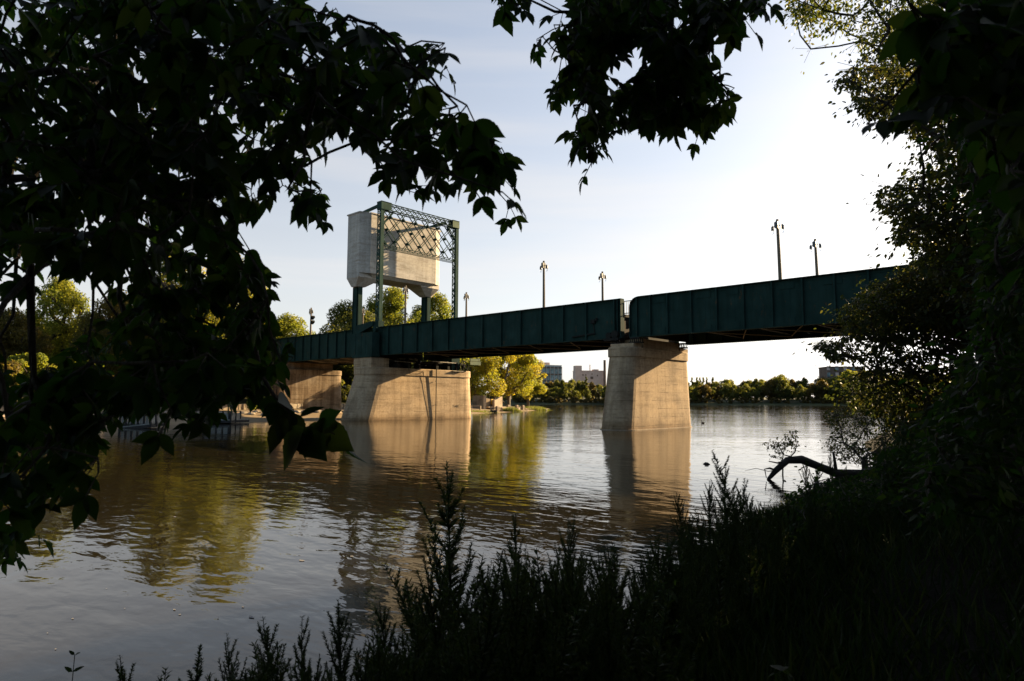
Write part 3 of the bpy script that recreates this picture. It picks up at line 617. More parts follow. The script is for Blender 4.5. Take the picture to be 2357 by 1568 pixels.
for s in (1, -1):
    m = MB(); pl = [(-23.30, -1.0), (-21.14, -1.0), (-20.98, -0.72), (-20.62, 0.085), (-23.30, 0.085)]
    m.rings([mir([(x, y, z) for x, y in pl], s)[::s] for z in (15.742, 22.30)])
    base = [(-23.30, -1.0), (-21.14, -1.0), (-21.0, 0.15), (-21.0, 1.9), (-23.30, 1.9)]; foot = [(-22.95, -0.62), (-22.05, -0.62), (-21.85, -0.3), (-21.85, 0.45), (-22.95, 0.45)]
    m.rings([mir([(x, y, 14.38) for x, y in foot], s)[::s], mir([(x, y, 15.296) for x, y in base], s)[::s], mir([(x, y, 15.738) for x, y in base], s)[::s]])
    m.build('cheek', M_CW, t)
    m = MB(); yc = CY+(-0.12-CY)*s
    m.ab((-23.0, yc-0.26, 9.2), (-22.94, yc+0.26, 14.376)); m.ab((-21.98, yc-0.26, 9.2), (-21.92, yc+0.26, 14.376)); m.ab((-22.938, yc-0.05, 9.2), (-21.982, yc+0.05, 14.37)); 
    m.ab((-22.9, yc-0.2, 9.2), (-22.3, yc+0.2, 14.36))
    m.bar((-21.86, yc-0.22, 9.5), (-21.86, yc-0.22, 14.3), 0.03, 0.03); m.build('leg', M_GREEN, t)
    m = MB(); m.bar((-23.6, CY+(0.25-CY)*s, 22.62), (-18.98, CY+(0.0-CY)*s, 22.88), 0.22, 0.30); m.box((-23.5, CY+(0.25-CY)*s, 22.52), (0.3, 0.3, 0.2)); m.build('tie_beam', M_TOWER, t)

# ------------------------------------------------------------------ portal frame
t = thing('portal_frame', 'green riveted lattice portal frame standing over the bridge deck', 'portal frame', (-18.6, 5.3, 9.7))
XA, XB = -18.95, -18.30
def lacing(m, a, b, n, w=0.055, th=0.015, up=(1, 0, 0), offs=((0, 0, 0), (0, 0, 0)), single=False):
    a = [np.array(q, float) for q in a]; b = [np.array(q, float) for q in b]      # two chords, zig zag between them
    for i in range(n):
        p0 = a[0]+(a[1]-a[0])*i/n; p1 = a[0]+(a[1]-a[0])*(i+1)/n; q0 = b[0]+(b[1]-b[0])*i/n; q1 = b[0]+(b[1]-b[0])*(i+1)/n; e = np.array(up)*th
        m.bar(p0, q1, w, th, up=up)
        if not single: m.bar(q0+e, p1+e, w, th, up=up)
for y in (-0.06, 10.76):
    m = MB(); z0, z1 = 9.2, 22.34
    m.ab((XB-0.025, y-0.22, z0), (XB, y+0.22, z1)); [m.ab((XA, y+q_-0.05, z0), (XA+0.025, y+q_+0.05, z1)) for q_ in (-0.17, 0.17)]; lacing(m, ((XA-0.01, y-0.15, 10.4), (XA-0.01, y-0.15, z1)), ((XA-0.01, y+0.15, 10.4), (XA-0.01, y+0.15, z1)), 24, up=(-1, 0, 0))
    for s in (-1, 1):
        for xx, dx in ((XB-0.027, -0.10), (XA+0.027, 0.10)): m.ab((xx, y+s*0.195, z0), (xx+dx, y+s*0.22, z1-0.01))
        lacing(m, ((XB-0.06, y+s*0.228, 10.4), (XB-0.06, y+s*0.228, z1)), ((XA+0.06, y+s*0.228, 10.4), (XA+0.06, y+s*0.228, z1)), 17, up=(0, s, 0), w=0.085)
        for z in (10.4, 12.2, 14.9, 17.4, 19.9): m.ab((XA+0.03, y+s*0.226, z-0.14), (XB-0.03, y+s*0.246, z+0.14))
    m.ab((XA+0.03, y-0.19, 9.2), (XB-0.03, y+0.19, 10.3))
    z = 9.6
    while z < 22.2:
        for dy in (-0.15, 0.15): m.box((XB+0.006, y+dy, z), (0.02, 0.035, 0.035))
        z += 0.2
    col_o = m.build('column', M_TOWER, t)
    m = MB(); m.ab((XA-0.10, y-0.34, 9.72), (XB+0.10, y+0.34, 10.35)); m.build('base_shoe', M_GREEN, t)
m = MB(); ya, yb = -0.28, 10.98
for xx in (XA, XB):
    for z in (22.36, 23.06): m.ab((xx-0.06, ya, z), (xx+0.06, yb, z+0.07))
    lacing(m, ((xx, 1.1, 22.42), (xx, 9.9, 22.42)), ((xx, 1.1, 23.08), (xx, 9.9, 23.08)), 12, up=(1, 0, 0), w=0.07)
lacing(m, ((XA+0.06, ya+0.2, 23.135), (XA+0.06, yb-0.2, 23.135)), ((XB-0.06, ya+0.2, 23.135), (XB-0.06, yb-0.2, 23.135)), 14, up=(0, 0, 1)); lacing(m, ((XA+0.06, ya+0.2, 22.35), (XA+0.06, yb-0.2, 22.35)), ((XB-0.06, ya+0.2, 22.35), (XB-0.06, yb-0.2, 22.35)), 14, up=(0, 0, 1))
m.build('top_chord', M_LATT_SHADE, t)
for y0, y1 in ((ya-0.02, 1.05), (9.95, yb+0.02)):
    m = MB(); m.ab((XB+0.062, y0, 22.34), (XB+0.08, y1, 23.15)); m.ab((XA-0.08, y0, 22.34), (XA-0.062, y1, 23.15)); m.ab((XA-0.06, y0-0.012 if y0 < 5 else y1-0.008, 22.33), (XB+0.06, y0+0.008 if y0 < 5 else y1+0.012, 23.16)); m.ab((XA-0.1, y0-0.03, 23.162), (XB+0.12, y1, 23.19)); m.build('gusset_plate', M_PLATE if y0 > 5 else M_TOWER, t)
m = MB()
for xx in (XA+0.04, XB-0.04):
    for z in (18.20, 18.50): m.ab((xx-0.04, 0.17, z), (xx+0.04, 10.53, z+0.06))
lacing(m, ((XB-0.02, 0.3, 18.24), (XB-0.02, 10.4, 18.24)), ((XB-0.02, 0.3, 18.53), (XB-0.02, 10.4, 18.53)), 14, up=(1, 0, 0), single=True); lacing(m, ((XA+0.04, 0.3, 18.19), (XA+0.04, 10.4, 18.19)), ((XB-0.04, 0.3, 18.19), (XB-0.04, 10.4, 18.19)), 14, up=(0, 0, 1), single=True)
m.build('bottom_chord', M_LATT_SHADE, t)
zlo, zhi = 18.56, 22.34; yl, yh = 0.18, 10.5; m = MB(); sl_ = 1.0; dz = zhi-zlo
def clipd(y0, s):     # diagonal through (y0, zhi) going down with slope s, clipped to the panel
    pts = []
    a = (y0, zhi); b = (y0+s*dz, zlo)
    def at(y): return zhi-(y-y0)/s
    ys = sorted([a[0], b[0]]); lo = max(ys[0], yl); hi = min(ys[1], yh)
    if hi-lo < 0.3: return None
    return (lo, at(lo)), (hi, at(hi))
st = 1.74
for k in range(-3, 7):
    for s, wd in ((0.94, 0.13), (-0.94, 0.075)):
        y0 = 0.55+st*k if s > 0 else 1.4+st*(k+2)
        c = clipd(y0, s)
        if not c: continue
        for xx, ee in ((XB-0.05, 0), (XA+0.05, 0)):
            xo = xx+(0.012 if s > 0 else -0.012); m.bar((xo, *c[0]), (xo, *c[1]), wd, 0.02, up=(1, 0, 0))
        if s > 0:
            (ya_, za_), (yb_, zb_) = c; n = max(2, int(round((za_-zb_)/1.15)))
            for i in range(n):
                f = (i+0.5)/n; yy = ya_+(yb_-ya_)*f; zz = za_+(zb_-za_)*f; m.box(((XA+XB)/2, yy, zz), (0.52, 0.035, 0.30))
m.build('lattice_panel', M_LATT_SHADE, t)
for y in (0.45, 10.2):
    m = MB(); m.bar((XB-0.2, y, 22.3), (XB-0.2, y+(0.9 if y < 5 else -0.9), 22.3), 0.3, 0.05); m.bar((XB-0.2, y-0.2 if y < 5 else y+0.25, 20.9), (XB-0.2, y+(1.0 if y < 5 else -1.0), 22.3), 0.2, 0.06, up=(1, 0, 0)); m.build('knee_brace', M_TOWER, t)

# ------------------------------------------------------------------ lamp posts
def lamp_post(label):
    t = thing('lamp_post', label, 'lamp post', (0, 0, 0), 'lamp posts along the bridge')
    m = MB(); m.tube([(0, 0, 0), (0.01, 0, 2.6), (0, 0, 5.32)], [0.125, 0.11, 0.085], 10); m.build('pole', M_POLE, t)
    m = MB(); m.box((0.02, -0.15, 4.92), (0.17, 0.16, 0.44)); m.ab((0.16, -0.05, 4.66), (0.20, 0.05, 5.08)); m.tube([(-0.11, -0.12, 4.75), (-0.11, -0.12, 5.12)], 0.06, 8); m.build('control_box', M_LAMP, t)
    m = MB(); m.bar((-0.33, 0, 4.88), (0.33, 0, 4.92), 0.035, 0.035); m.build('crossarm', M_LAMP, t)
    for s in (-1, 1):
        m = MB(); x = 0.33*s; m.tube([(x, 0, 4.96), (x, 0, 4.90), (x, 0, 4.86), (x, 0, 4.66), (x, 0, 4.63)], [0.025, 0.04, 0.085, 0.095, 0.085], 12); lo = m.build('lamp_housing', M_LAMP, t)
        m = MB(); m.tube([(x, 0, 4.63), (x, 0, 4.52), (x, 0, 4.42), (x, 0, 4.38)], [0.075, 0.085, 0.06, 0.02], 12); m.build('glass', M_LGLASS, lo, smooth=True)
    return t
lp = lamp_post('tall lamp post near the joint between the two right hand spans, on the near side')
lp.location = (3.05, 0.95, 8.6)
for (x, y), lb in [((22.92, 0.95), 'lamp post rising from the near edge of the right hand span'), ((22.92, 8.15), 'lamp post on the far edge of the right hand span, looking shorter'), ((4.06, 8.15), 'short looking lamp post on the far edge left of the span joint'),
                   ((-15.5, 0.95), 'lamp post in front of the counterweight, its head against the concrete'), ((-13.95, 8.15), 'lamp post just right of the portal frame, on the far edge'), ((-33.2, 8.15), 'lamp post low between the rear leg and the portal column')]:
    d = dup(lp, (x, y, 8.6), label=lb)
    if x > 20: d.rotation_euler = (0, R(-1.0), 0)
d = dup(lp, (-33.6, 0.95, 8.3), label='lamp post with two tilted floodlights, left of the tower'); d.scale = (1, 1, 0.93)
for z in (4.05, 3.45):
    m = MB(); m.bar((0.12, -0.02, z), (0.34, -0.02, z-0.05), 0.04, 0.04); 
    m.bar((0.20, -0.02, z-0.22), (0.62, -0.02, z+0.06), 0.34, 0.28); o = m.build('floodlight', M_DARK); o.parent = d

# ------------------------------------------------------------------ trees (left bank, far bank)
def crown_points(n, h, rad, z0, lobes, flat=1.0, seed=0):
    g = np.random.default_rng(seed); cs = []
    for i in range(lobes):
        f = (i+0.5)/lobes; z = z0+(h-z0)*(0.12+0.80*f**0.85)
        prof = math.sin(math.pi*min(1, 0.18+0.80*f))**0.75
        a = g.random()*6.283; r_ = rad*prof*math.sqrt(g.random())*0.95
        cs.append((r_*math.cos(a), r_*math.sin(a)*flat, z, (0.15+0.20*g.random())*rad*(0.75+0.4*prof)))
    cs = np.array(cs); wt = cs[:, 3]**2; k = g.choice(lobes, n, p=wt/wt.sum())
    d = g.normal(size=(n, 3)); d /= np.linalg.norm(d, axis=1)[:, None]
    rr = cs[k, 3]*(0.35+0.68*g.random(n)**0.45)
    p = cs[k, :3]+d*rr[:, None]*np.array([1, 1, 0.85])
    return p, cs, d, k
def make_tree(name, label, loc, h, rad, z0, mat, bark, n, ls, lobes=26, group=None, tr=None, seed=0, lean=(0, 0), goldspots=None, flat=1.0):
    t = thing(name, label, 'tree', loc, group); g = np.random.default_rng(seed+100)
    p, cs, d, k = crown_points(n, h, rad, z0, lobes, flat, seed)
    sh = (p[:, 2:3]/h)**1.3; p[:, 0:1] += lean[0]*sh; p[:, 1:2] += lean[1]*sh
    c2 = cs[:, :3].copy(); s2 = (c2[:, 2:3]/h)**1.3; c2[:, 0:1] += lean[0]*s2; c2[:, 1:2] += lean[1]*s2
    lobe_t = g.random(lobes); tint = 0.55*lobe_t[k]+0.45*g.random(n)
    nr = norm(d+g.normal(size=(n, 3))*0.7+np.array([0, 0, 0.4])); dr = norm(np.cross(nr, g.normal(size=(n, 3)))+np.array([0, 0, -0.35]))
    me = leaf_mesh('crown', p, dr, nr, ls*(0.7+0.6*g.random(n)), CARD, tint)
    o = link('crown', me, mat, None); o.parent = t
    tr = tr or 0.022*h
    root = np.array([0, 0, z0*0.75])
    mb, _, _ = branch_mesh(c2, root, 0.05*rad**0.5, 0.42, 5, rmax=tr*0.8, jitter=0.06)
    mb.tube([(0, 0, -0.4), (0.02*h*g.normal()*0.3, 0, z0*0.35), tuple(root)], [tr*1.35, tr, tr*0.85], 8)
    o2 = mb.build('trunk', bark); o2.parent = t
    return t
def ground(p):
    return lh(p)
# left bank trees, in bearing x (2357 frame), distance ahead, top row y
LTREES = [
    (20, 78, 700, 3.6, ML_RUST, 'rust brown bushy tree at the far left edge of the bank'),
    (125, 84, 622, 4.2, ML_COTT, 'tall loose yellow green poplar at the left above the floating docks'),
    (262, 80, 655, 4.4, ML_RUST, 'dull brown green tree right of the tall left poplar'),
    (395, 86, 560, 5.0, ML_GOLD, 'golden tree mostly hidden behind hanging leaves, above the docks'),
    (520, 84, 545, 5.0, ML_GOLD, 'bright golden cottonwood behind the right edge of the hanging leaves'),
    (655, 98, 712, 4.2, ML_COTT, 'small yellow green tree left of the floodlight pole'),
    (800, 112, 686, 7.0, ML_GREEN, 'dark green spreading tree behind the rear leg of the counterweight'),
    (905, 118, 640, 6.5, ML_COTT, 'yellow green tree behind the counterweight, between its legs'),
    (1000, 124, 648, 6.0, ML_COTT, 'bright yellow green tree behind the right portal column'),
    (735, 118, 770, 4.5, ML_GREEN, 'low dark green tree just above the left span'),
    (60, 66, 806, 2.6, ML_COTT, 'yellowish shrub like tree on the slope at the far left'),
    (330, 92, 640, 4.2, ML_COTT, 'yellow green tree between the brown tree and the golden one'),
    (590, 76, 862, 1.7, ML_COTT, 'little yellow bush left of the stained pier'),
    (480, 74, 850, 2.0, ML_RUST, 'brown bush on the slope above the stone wall'),
    (1112, 138, 716, 6.6, ML_GOLD, 'golden leaning tree right behind the tower pier'),
    (1172, 146, 735, 5.6, ML_GOLD, 'golden green tree hanging low over the carved wall blocks'),
    (1216, 156, 745, 4.2, ML_GOLD, 'orange yellow tree at the right end of the left bank, thick pale trunk'),
    (690, 140, 800, 6.0, ML_GREEN, 'green tree far behind the left span'),
    (985, 98, 800, 4.6, ML_GREEN, 'shaded green tree behind the tower pier, under the deck'),
    (1060, 150, 760, 6.0, ML_COTT, 'yellow green tree behind the right end of the tower pier'),
]
for i, (x, d, yt, rad, mat, lb) in enumerate(LTREES):
    b = AZ(x, d); z0 = ground(b); b[2] = z0; ztop = CAM[2]+(914-yt)/FPX*d*1.0; h = ztop-z0
    big = rad > 3
    low = 0.03 if x > 1090 else 0.06
    make_tree('bush' if not big else 'broadleaf_tree', lb, b, h, rad, h*low, mat, M_BARKL if x > 1090 else M_BARK, int(4600*rad if big else 3500*rad), 0.25 if d < 105 else 0.30, 52 if big else 18, 'trees along the left bank', seed=i+1, lean=(1.5, 0.5) if x == 1112 else (0, 0))
# a dark row further back on the left
for i, (x, d, yt) in enumerate([(90, 120, 740), (215, 125, 730), (470, 120, 690), (590, 125, 720)]):
    b = AZ(x, d); b[2] = ground(b); h = CAM[2]+(914-yt)/FPX*d-b[2]
    make_tree('broadleaf_tree', ['shaded green tree behind the left poplar', 'shaded green tree behind the brown tree', 'shaded green tree behind the golden cottonwood', 'shaded green tree left behind the floodlight pole'][i], b, h, 6, h*0.08, ML_GREEN, M_BARK, 14000, 0.36, 40, 'trees along the left bank', seed=60+i)

# closed row of lower trees behind the left bank
br_ = None; gb_ = np.random.default_rng(23); BR = []
for i, x in enumerate(np.arange(-120, 800, 34)):
    d = 108+gb_.random()*16; b = AZ(x+gb_.normal()*8, d); b[2] = ground(b)-0.2; sc_ = 0.85+0.4*gb_.random()
    if i < 3: BR.append(make_tree('broadleaf_tree', ['green tree in the closed row behind the left bank', 'olive tree in the closed row behind the left bank', 'yellow green tree in the closed row behind the left bank'][i], b, 9.0, 5.2, 0.2, [ML_GREEN, ML_RUST, ML_COTT][i], M_BARK, 9000, 0.36, 34, 'closed tree row behind the left bank', seed=860+i, tr=0.16))
    else: dup(BR[int(gb_.choice([0, 1, 2, 2]))], b, gb_.random()*6.28, sc_)
# bushes covering the slope above the stone wall
sb = None; gs = np.random.default_rng(17)
for i in range(34):
    f = 6+gs.random()*(len(_fine)-12); a_ = int(f); q_ = offset_line(_fine, 15.5+gs.random()*9)[a_]; b = np.array([q_[0], q_[1], 0.0]); b[2] = lh(b)-0.1; sc_ = 0.7+0.7*gs.random()
    if i < 3: sb = sb or []; sb.append(make_tree('bush', ['rounded olive bush on the slope above the stone wall', 'rusty bush on the slope above the stone wall', 'yellowish bush on the slope above the stone wall'][i], b, 3.0, 1.8, 0.1, [ML_GREEN, ML_RUST, ML_COTT][i], M_BARK, 3200, 0.22, 14, 'bushes on the slope above the stone wall', seed=820+i, tr=0.06))
    else: dup(sb[i % 3], b, gs.random()*6.28, sc_)
# far bank: prototypes copied in two rows
protos = []
for i, (mat, n, rad, z0, lb) in enumerate([(ML_FAR, 2300, 6.2, 0.22, 'round green tree in the row on the far bank'), (ML_FAR, 2300, 5.2, 0.26, 'tall green tree in the row on the far bank'), (ML_FARR, 2300, 6.0, 0.20, 'brownish green tree in the row on the far bank'), (ML_FAR, 2300, 7.0, 0.30, 'spreading green tree in the row on the far bank'), (ML_FARR, 2000, 4.6, 0.16, 'small brown tree in the row on the far bank'), (ML_COTT, 2000, 5.4, 0.2, 'yellow green tree in the row on the far bank')]):
    protos.append(make_tree('far_tree', lb, (0, 0, -200), 15.0, rad, 15*z0*0.35, mat, M_BARKL if i == 3 else M_BARK, int(n*1.6), 0.72, 38, 'trees along the far bank', seed=200+i, tr=0.35))
used = [False]*len(protos)
def place_far(k, b, sc, rz):
    if not used[k]:
        used[k] = True; p = protos[k]; p.location = Vector([float(q) for q in b]); p.rotation_euler = (0, 0, rz); p.scale = (sc[0], sc[1], sc[2]); return p
    return dup(protos[k], b, rz, sc)
env = [(1700, 885), (1940, 877), (2000, 871), (2060, 866), (2120, 862), (2160, 867), (2215, 868), (2250, 871), (2330, 876), (2440, 872), (2590, 864), (2640, 868), (2680, 868), (2720, 858), (2760, 869), (2800, 865), (2850, 863), (2890, 853), (2925, 851), (2960, 857), (3000, 860), (3040, 860), (3080, 858), (3120, 856), (3170, 842), (3215, 836), (3260, 840), (3330, 846), (3600, 846), (3900, 846)]
env = [(a*0.6138, b) for a, b in env]
g = np.random.default_rng(5)
x = 1060.0
while x < 2440:
    for row in range(2):
        xx = x+g.normal()*4+row*8; d = float(np.interp(xx, [1180, 1500, 1800, 2050, 2357], [408, 402, 398, 385, 365]))+(10 if row == 0 else 34)+g.random()*9
        ytop = np.interp(xx, [e[0] for e in env], [e[1] for e in env])+(g.random()*9-2 if row else 3+g.random()*24)
        b = AZ(xx, d); b[2] = fh(10 if row == 0 else 34)-0.3; h = max(7, CAM[2]+(917-ytop)/FPX*d-b[2])
        k = int(g.choice([0, 1, 2, 3, 4], p=[.28, .22, .22, .18, .10])); 
        if 1935 < xx < 1995 and row == 1: k = 5
        if 1870 < xx < 1930 and row == 0: k = 2
        s_ = h/15.0*0.97; sw = s_*(0.70+0.75*g.random()**1.5); place_far(k, b, (sw, sw, s_), g.random()*6.28)
    x += 13+g.random()*7
# poplars and conifers breaking the skyline
sp = None
for i, (px, yt) in enumerate([(1594, 858), (1606, 862), (1613, 860), (1620, 862), (1628, 866), (1642, 858), (1350, 870)]):
    b = AZ(px, 445); b[2] = fh(45); h = CAM[2]+(917-yt)/FPX*445-b[2]
    if sp is None or i == 5:
        nm = 'poplar' if i < 5 else 'spruce'
        sp = make_tree(nm, 'slender poplar poking above the far bank trees' if i < 5 else 'dark pointed spruce poking above the far bank trees', b, h, 1.3, h*0.06, ML_FAR, M_BARK, 1400, 0.6, 22, 'pointed trees on the far skyline', seed=300+i); continue
    d_ = dup(sp, b, i*1.3, 1.0)
    d_.scale = (1, 1, h/ (sp.children[0].dimensions.z if False else h))
# bushes along the far waterline
bp = make_tree('shrub', 'low dark shrub at the waterline of the far bank', (0, 0, -200), 3.4, 2.6, 0.2, ML_FARR, M_BARK, 700, 0.5, 10, 'shrubs along the far waterline', seed=401, tr=0.08)
first = True; x = 1190.0
while x < 2150:
    d = float(np.interp(x, [1180, 1500, 1800, 2050, 2357], [408, 402, 398, 385, 365]))+4+g.random()*5; b = AZ(x, d); b[2] = fh(4)-0.2; s_ = 0.6+0.7*g.random()
    if first: bp.location = Vector([float(q) for q in b]); first = False
    else: dup(bp, b, g.random()*6, s_)
    x += (7+g.random()*9) if x < 1420 or x > 1830 else (18+g.random()*30)

# ------------------------------------------------------------------ far buildings
def building(name, label, x, d, w, dep, h, rz, wall):
    b = AZ(x, d); b[2] = 3.0; t = thing(name, label, 'building', b); t.rotation_euler = (0, 0, rz)
    m = MB(); m.ab((-w/2, 0, 0), (w/2, dep, h)); o = m.build('wall', wall); o.parent = t; 
    m = MB(); m.ab((-w/2-0.3, -0.3, h+0.01), (w/2+0.3, dep+0.3, h+0.6)); o2 = m.build('roof', wall); o2.parent = t
    return t, b
def child(m, name, mat, t): o = m.build(name, mat); o.parent = t; return o
# glass block with a pale end wall
rz = YAW*-1+R(24)
bt, b = building('office_block', 'office block with blue glass front and pale arched end wall, left of the river pier', 1257, 610, 32, 22, 31, rz, M_PALE)
m = MB(); m.ab((-16.02, -0.5, 0), (15.8, -0.15, 30.5)); child(m, 'glass_front', M_GLASS, bt)
for r_ in range(5):
    m = MB(); m.ab((-16.1, -0.75, 4.5+r_*6.0), (16.0, -0.52, 5.7+r_*6.0)); child(m, 'spandrel', M_BRICK, bt)
for c in range(9):
    m = MB(); xx = -16+c*4; m.ab((xx-0.22, -0.95, 0), (xx+0.22, -0.76, 30.3)); child(m, 'mullion', M_BEIGE, bt)
m = MB(); cc = [(16.05, 11+4.6*math.cos(a), 21+6*math.sin(a)) for a in np.linspace(0, math.pi, 17)]; m.tube([(16.05, 15.6, 0)]+cc+[(16.05, 6.4, 0)], 0.28, 6); child(m, 'arch_trim', M_BEIGE, bt)
m = MB(); m.ab((-12, 4, 31.6), (6, 16, 34.0)); child(m, 'penthouse', M_BEIGE, bt)
bt, b = building('factory_building', 'beige factory with a tall dark chimney, beside the river pier', 1361, 700, 30, 16, 30, -YAW+R(10), M_BEIGE)
m = MB(); m.ab((-16.6, -1.0, 0), (-10.0, 8, 35.5)); child(m, 'stair_tower', M_BEIGE, bt)
m = MB(); m.tube([(14.0, -3, 0), (14.0, -3, 41.5)], [1.55, 1.25], 12); child(m, 'chimney', M_BRICK, bt)
m = MB(); m.tube([(0.5, 5, 30), (0.5, 5, 37)], 0.5, 8); child(m, 'stack', M_BEIGE, bt)
m = MB(); m.ab((4, 2, 30.6), (9, 10, 32.0)); child(m, 'roof_box', M_BEIGE, bt)
for (xx, zz, w_, h_) in [(-8.5, 26, 1.2, 1.5), (-5.5, 26, 1.2, 1.5), (1.0, 23, 3.0, 2.6), (1.2, 27, 1.2, 1.0), (7, 25.5, 1.2, 1.5)]:
    m = MB(); m.ab((xx-w_/2, -0.12, zz-h_/2), (xx+w_/2, -0.02, zz+h_/2)); child(m, 'window', M_BRICK, bt)
bt, b = building('low_building', 'low flat roofed building above the far trees, right of the office block', 1313, 640, 16, 12, 16.2, -YAW, M_BEIGE)
for k in range(4):
    m = MB(); m.ab((-6+k*4-0.8, -0.12, 13), (-6+k*4+0.8, -0.02, 14.6)); child(m, 'window', M_BRICK, bt)
bt, b = building('low_building', 'low grey roof just left of the river pier', 1392, 640, 24, 12, 13.0, -YAW, M_BRICK)
m = MB(); m.ab((-10, -0.14, 9.5), (10, -0.02, 11)); child(m, 'window', M_GLASS, bt)
bt, b = building('apartment_block', 'dark brick apartment block above the far trees at right', 1952, 440, 24, 15, 21.5, -YAW+R(-4), M_BRICK)
for r_ in range(4):
    for c in range(5):
        m = MB(); xx = -11.5+c*5.4; zz = 21-r_*4.2; m.ab((xx-1.0, -0.14, zz-1.3), (xx+1.0, -0.02, zz+1.3)); child(m, 'window', M_GLASS if (c+r_) % 2 else M_BEIGE, bt)
m = MB(); m.ab((-16, -0.5, 15.4), (-14.6, 6, 15.8)); child(m, 'balcony', M_BRICK, bt)

# ------------------------------------------------------------------ left bank furnishings
def on_left(x, d): b = AZ(x, d); b[2] = lh(b); return b
# wall of rough blocks above the path
wl = offset_line(_fine, 13.2); blk = 0; last = None
stone0 = None
def stone_block(name, label, p, q, h, th, mat, cat, group=None):
    p = np.array(p); q = np.array(q); l = np.linalg.norm(q-p); c = (p+q)/2; a = math.atan2(q[1]-p[1], q[0]-p[0])
    m = MB(); n = max(2, int(l/0.7)); g_ = np.random.default_rng(int(abs(c[0]*100)) % 9999)
    for i in range(n):
        f0, f1 = -l/2+l*i/n, -l/2+l*(i+1)/n; hh = h*(0.92+0.16*g_.random()); dd = th*(0.9+0.2*g_.random())
        vs = [(xx+g_.normal()*0.015, yy+g_.normal()*0.03, zz+g_.normal()*0.02) for xx in (f0+0.01, f1-0.01) for yy in (-dd/2, dd/2) for zz in (-0.4, hh)]
        m.add(vs, [(0, 1, 3, 2), (4, 6, 7, 5), (0, 4, 5, 1), (2, 3, 7, 6), (0, 2, 6, 4), (1, 5, 7, 3)])
    o = m.build(name, mat); z = min(lh(p), lh(q), lh(c)); o.location = Vector((float(c[0]), float(c[1]), float(z))); o.rotation_euler = (0, 0, a)
    return tag(o, label, cat, group)
for i in range(8, len(wl)-1):
    if i == 30: continue
    stone_block('stone_wall', 'low rough limestone wall section along the riverside path', wl[i], wl[i]+(wl[i+1]-wl[i])*0.96, 0.62, 0.5, M_STONE, 'stone wall', 'sections of the low stone wall')
t = thing('stone_pillar', 'square stone pillar with a dark plaque in the low wall', 'pillar', on_left(628, 77))
p_ = on_left(628, 77); m = MB(); m.box((p_[0], p_[1], p_[2]+0.45), (1.0, 1.0, 1.3), R(-30)); m.box((p_[0], p_[1], p_[2]+1.14), (1.12, 1.12, 0.10), R(-30)); m.build('block', M_STONE, t)
m = MB(); m.box((p_[0]+0.26, p_[1]-0.46, p_[2]+0.62), (0.34, 0.05, 0.34), R(-30)); m.build('plaque', M_DARK, t)
# riprap stones
def rock_mesh(seed, sz):
    g_ = np.random.default_rng(seed); m = MB(); rg = []
    for k, (z, r_) in enumerate([(-0.35, 0.75), (0.05, 1.0), (0.4, 0.85), (0.65, 0.45)]):
        rg.append([(r_*math.cos(a)*(0.8+0.4*g_.random()), r_*math.sin(a)*(0.7+0.4*g_.random()), z*(0.8+0.3*g_.random())) for a in np.linspace(0, 2*math.pi, 9)[:-1]])
    m.rings(rg); return m
rocks = []
for s_ in range(4):
    o = rock_mesh(s_, 1).build('rock', M_STONE); tag(o, 'pale angular rock in the riprap below the path', 'rock', 'riprap rocks below the riverside path'); rocks.append(o)
rk = offset_line(_fine, 6.6); g = np.random.default_rng(9); cnt = 0
for i in range(150):
    f = 12+g.random()*(len(rk)-26); a = int(f); b = rk[a]+(rk[a+1]-rk[a])*(f-a)+g.normal(size=2)*0.8; z = lh(b); s_ = 0.16+0.34*g.random()**2
    o = rocks[i] if i < 4 else rocks[i % 4].copy()
    if i >= 4: COL.objects.link(o)
    o.location = (float(b[0]), float(b[1]), z+0.02); o.rotation_euler = (0, 0, g.random()*6.28); o.scale = (s_*1.3, s_, s_*0.8)
for (x, y, s_, lb) in [(1136, 949.5, 0.6, 'dark boulder at the water edge right of the tower pier'), (1256, 944, 0.35, 'small stone on the sand spit near its tip'), (1212, 945, 0.3, 'small pale stone on the wet sand of the spit'), (1196, 934, 0.3, 'pale broken block by the tuft on the spit')]:
    b = G(x, y, 0.06); o = rock_mesh(int(x), 1).build('boulder', M_STONE if x > 1140 else M_LOG); tag(o, lb, 'rock'); o.location = Vector([float(q) for q in b]); o.scale = (s_*1.4, s_, s_)

# carved wall blocks and seats on the spit
def P_at(x, d, z): b = AZ(x, d); b[2] = z; return b
def slab(name, label, x0, x1, d0, d1, ztop0, ztop1, mat, th=0.5, cat='wall', steps=8, curve=0.0):
    a = AZ(x0, d0); b = AZ(x1, d1); l = np.linalg.norm(b[:2]-a[:2]); rz_ = math.atan2(b[1]-a[1], b[0]-a[0]); zb = min(lh(a), lh(b))-0.15
    t = thing(name, label, cat, (a[0], a[1], zb)); t.rotation_euler = (0, 0, rz_)
    m = MB(); pr = []
    for i in range(steps+1):
        f = i/steps; s3 = 3*f*f-2*f**3; pr.append((f*l, ztop0+(ztop1-ztop0)*s3-zb))
    prof = [(0, 0)]+pr+[(l, 0)]
    m.rings([[(px, -th/2, pz) for px, pz in prof], [(px, th/2, pz) for px, pz in prof]][::-1]); o = m.build('block', mat); o.parent = t
    return t, l
zg = 0.9
t, l = slab('carved_wall', 'pale wall block with carved lettering beside the tower pier', 1091, 1116.5, 131, 128, 3.05, 3.05, M_WALL, 0.6)
m = MB(); m.rings([[(0.25, y, 2.05+zg*0.0+0.95), (l-0.9, y, 3.0), (l-0.55, y, 3.22), (0.7, y, 3.25)] for y in (0.28, -0.28)]); 
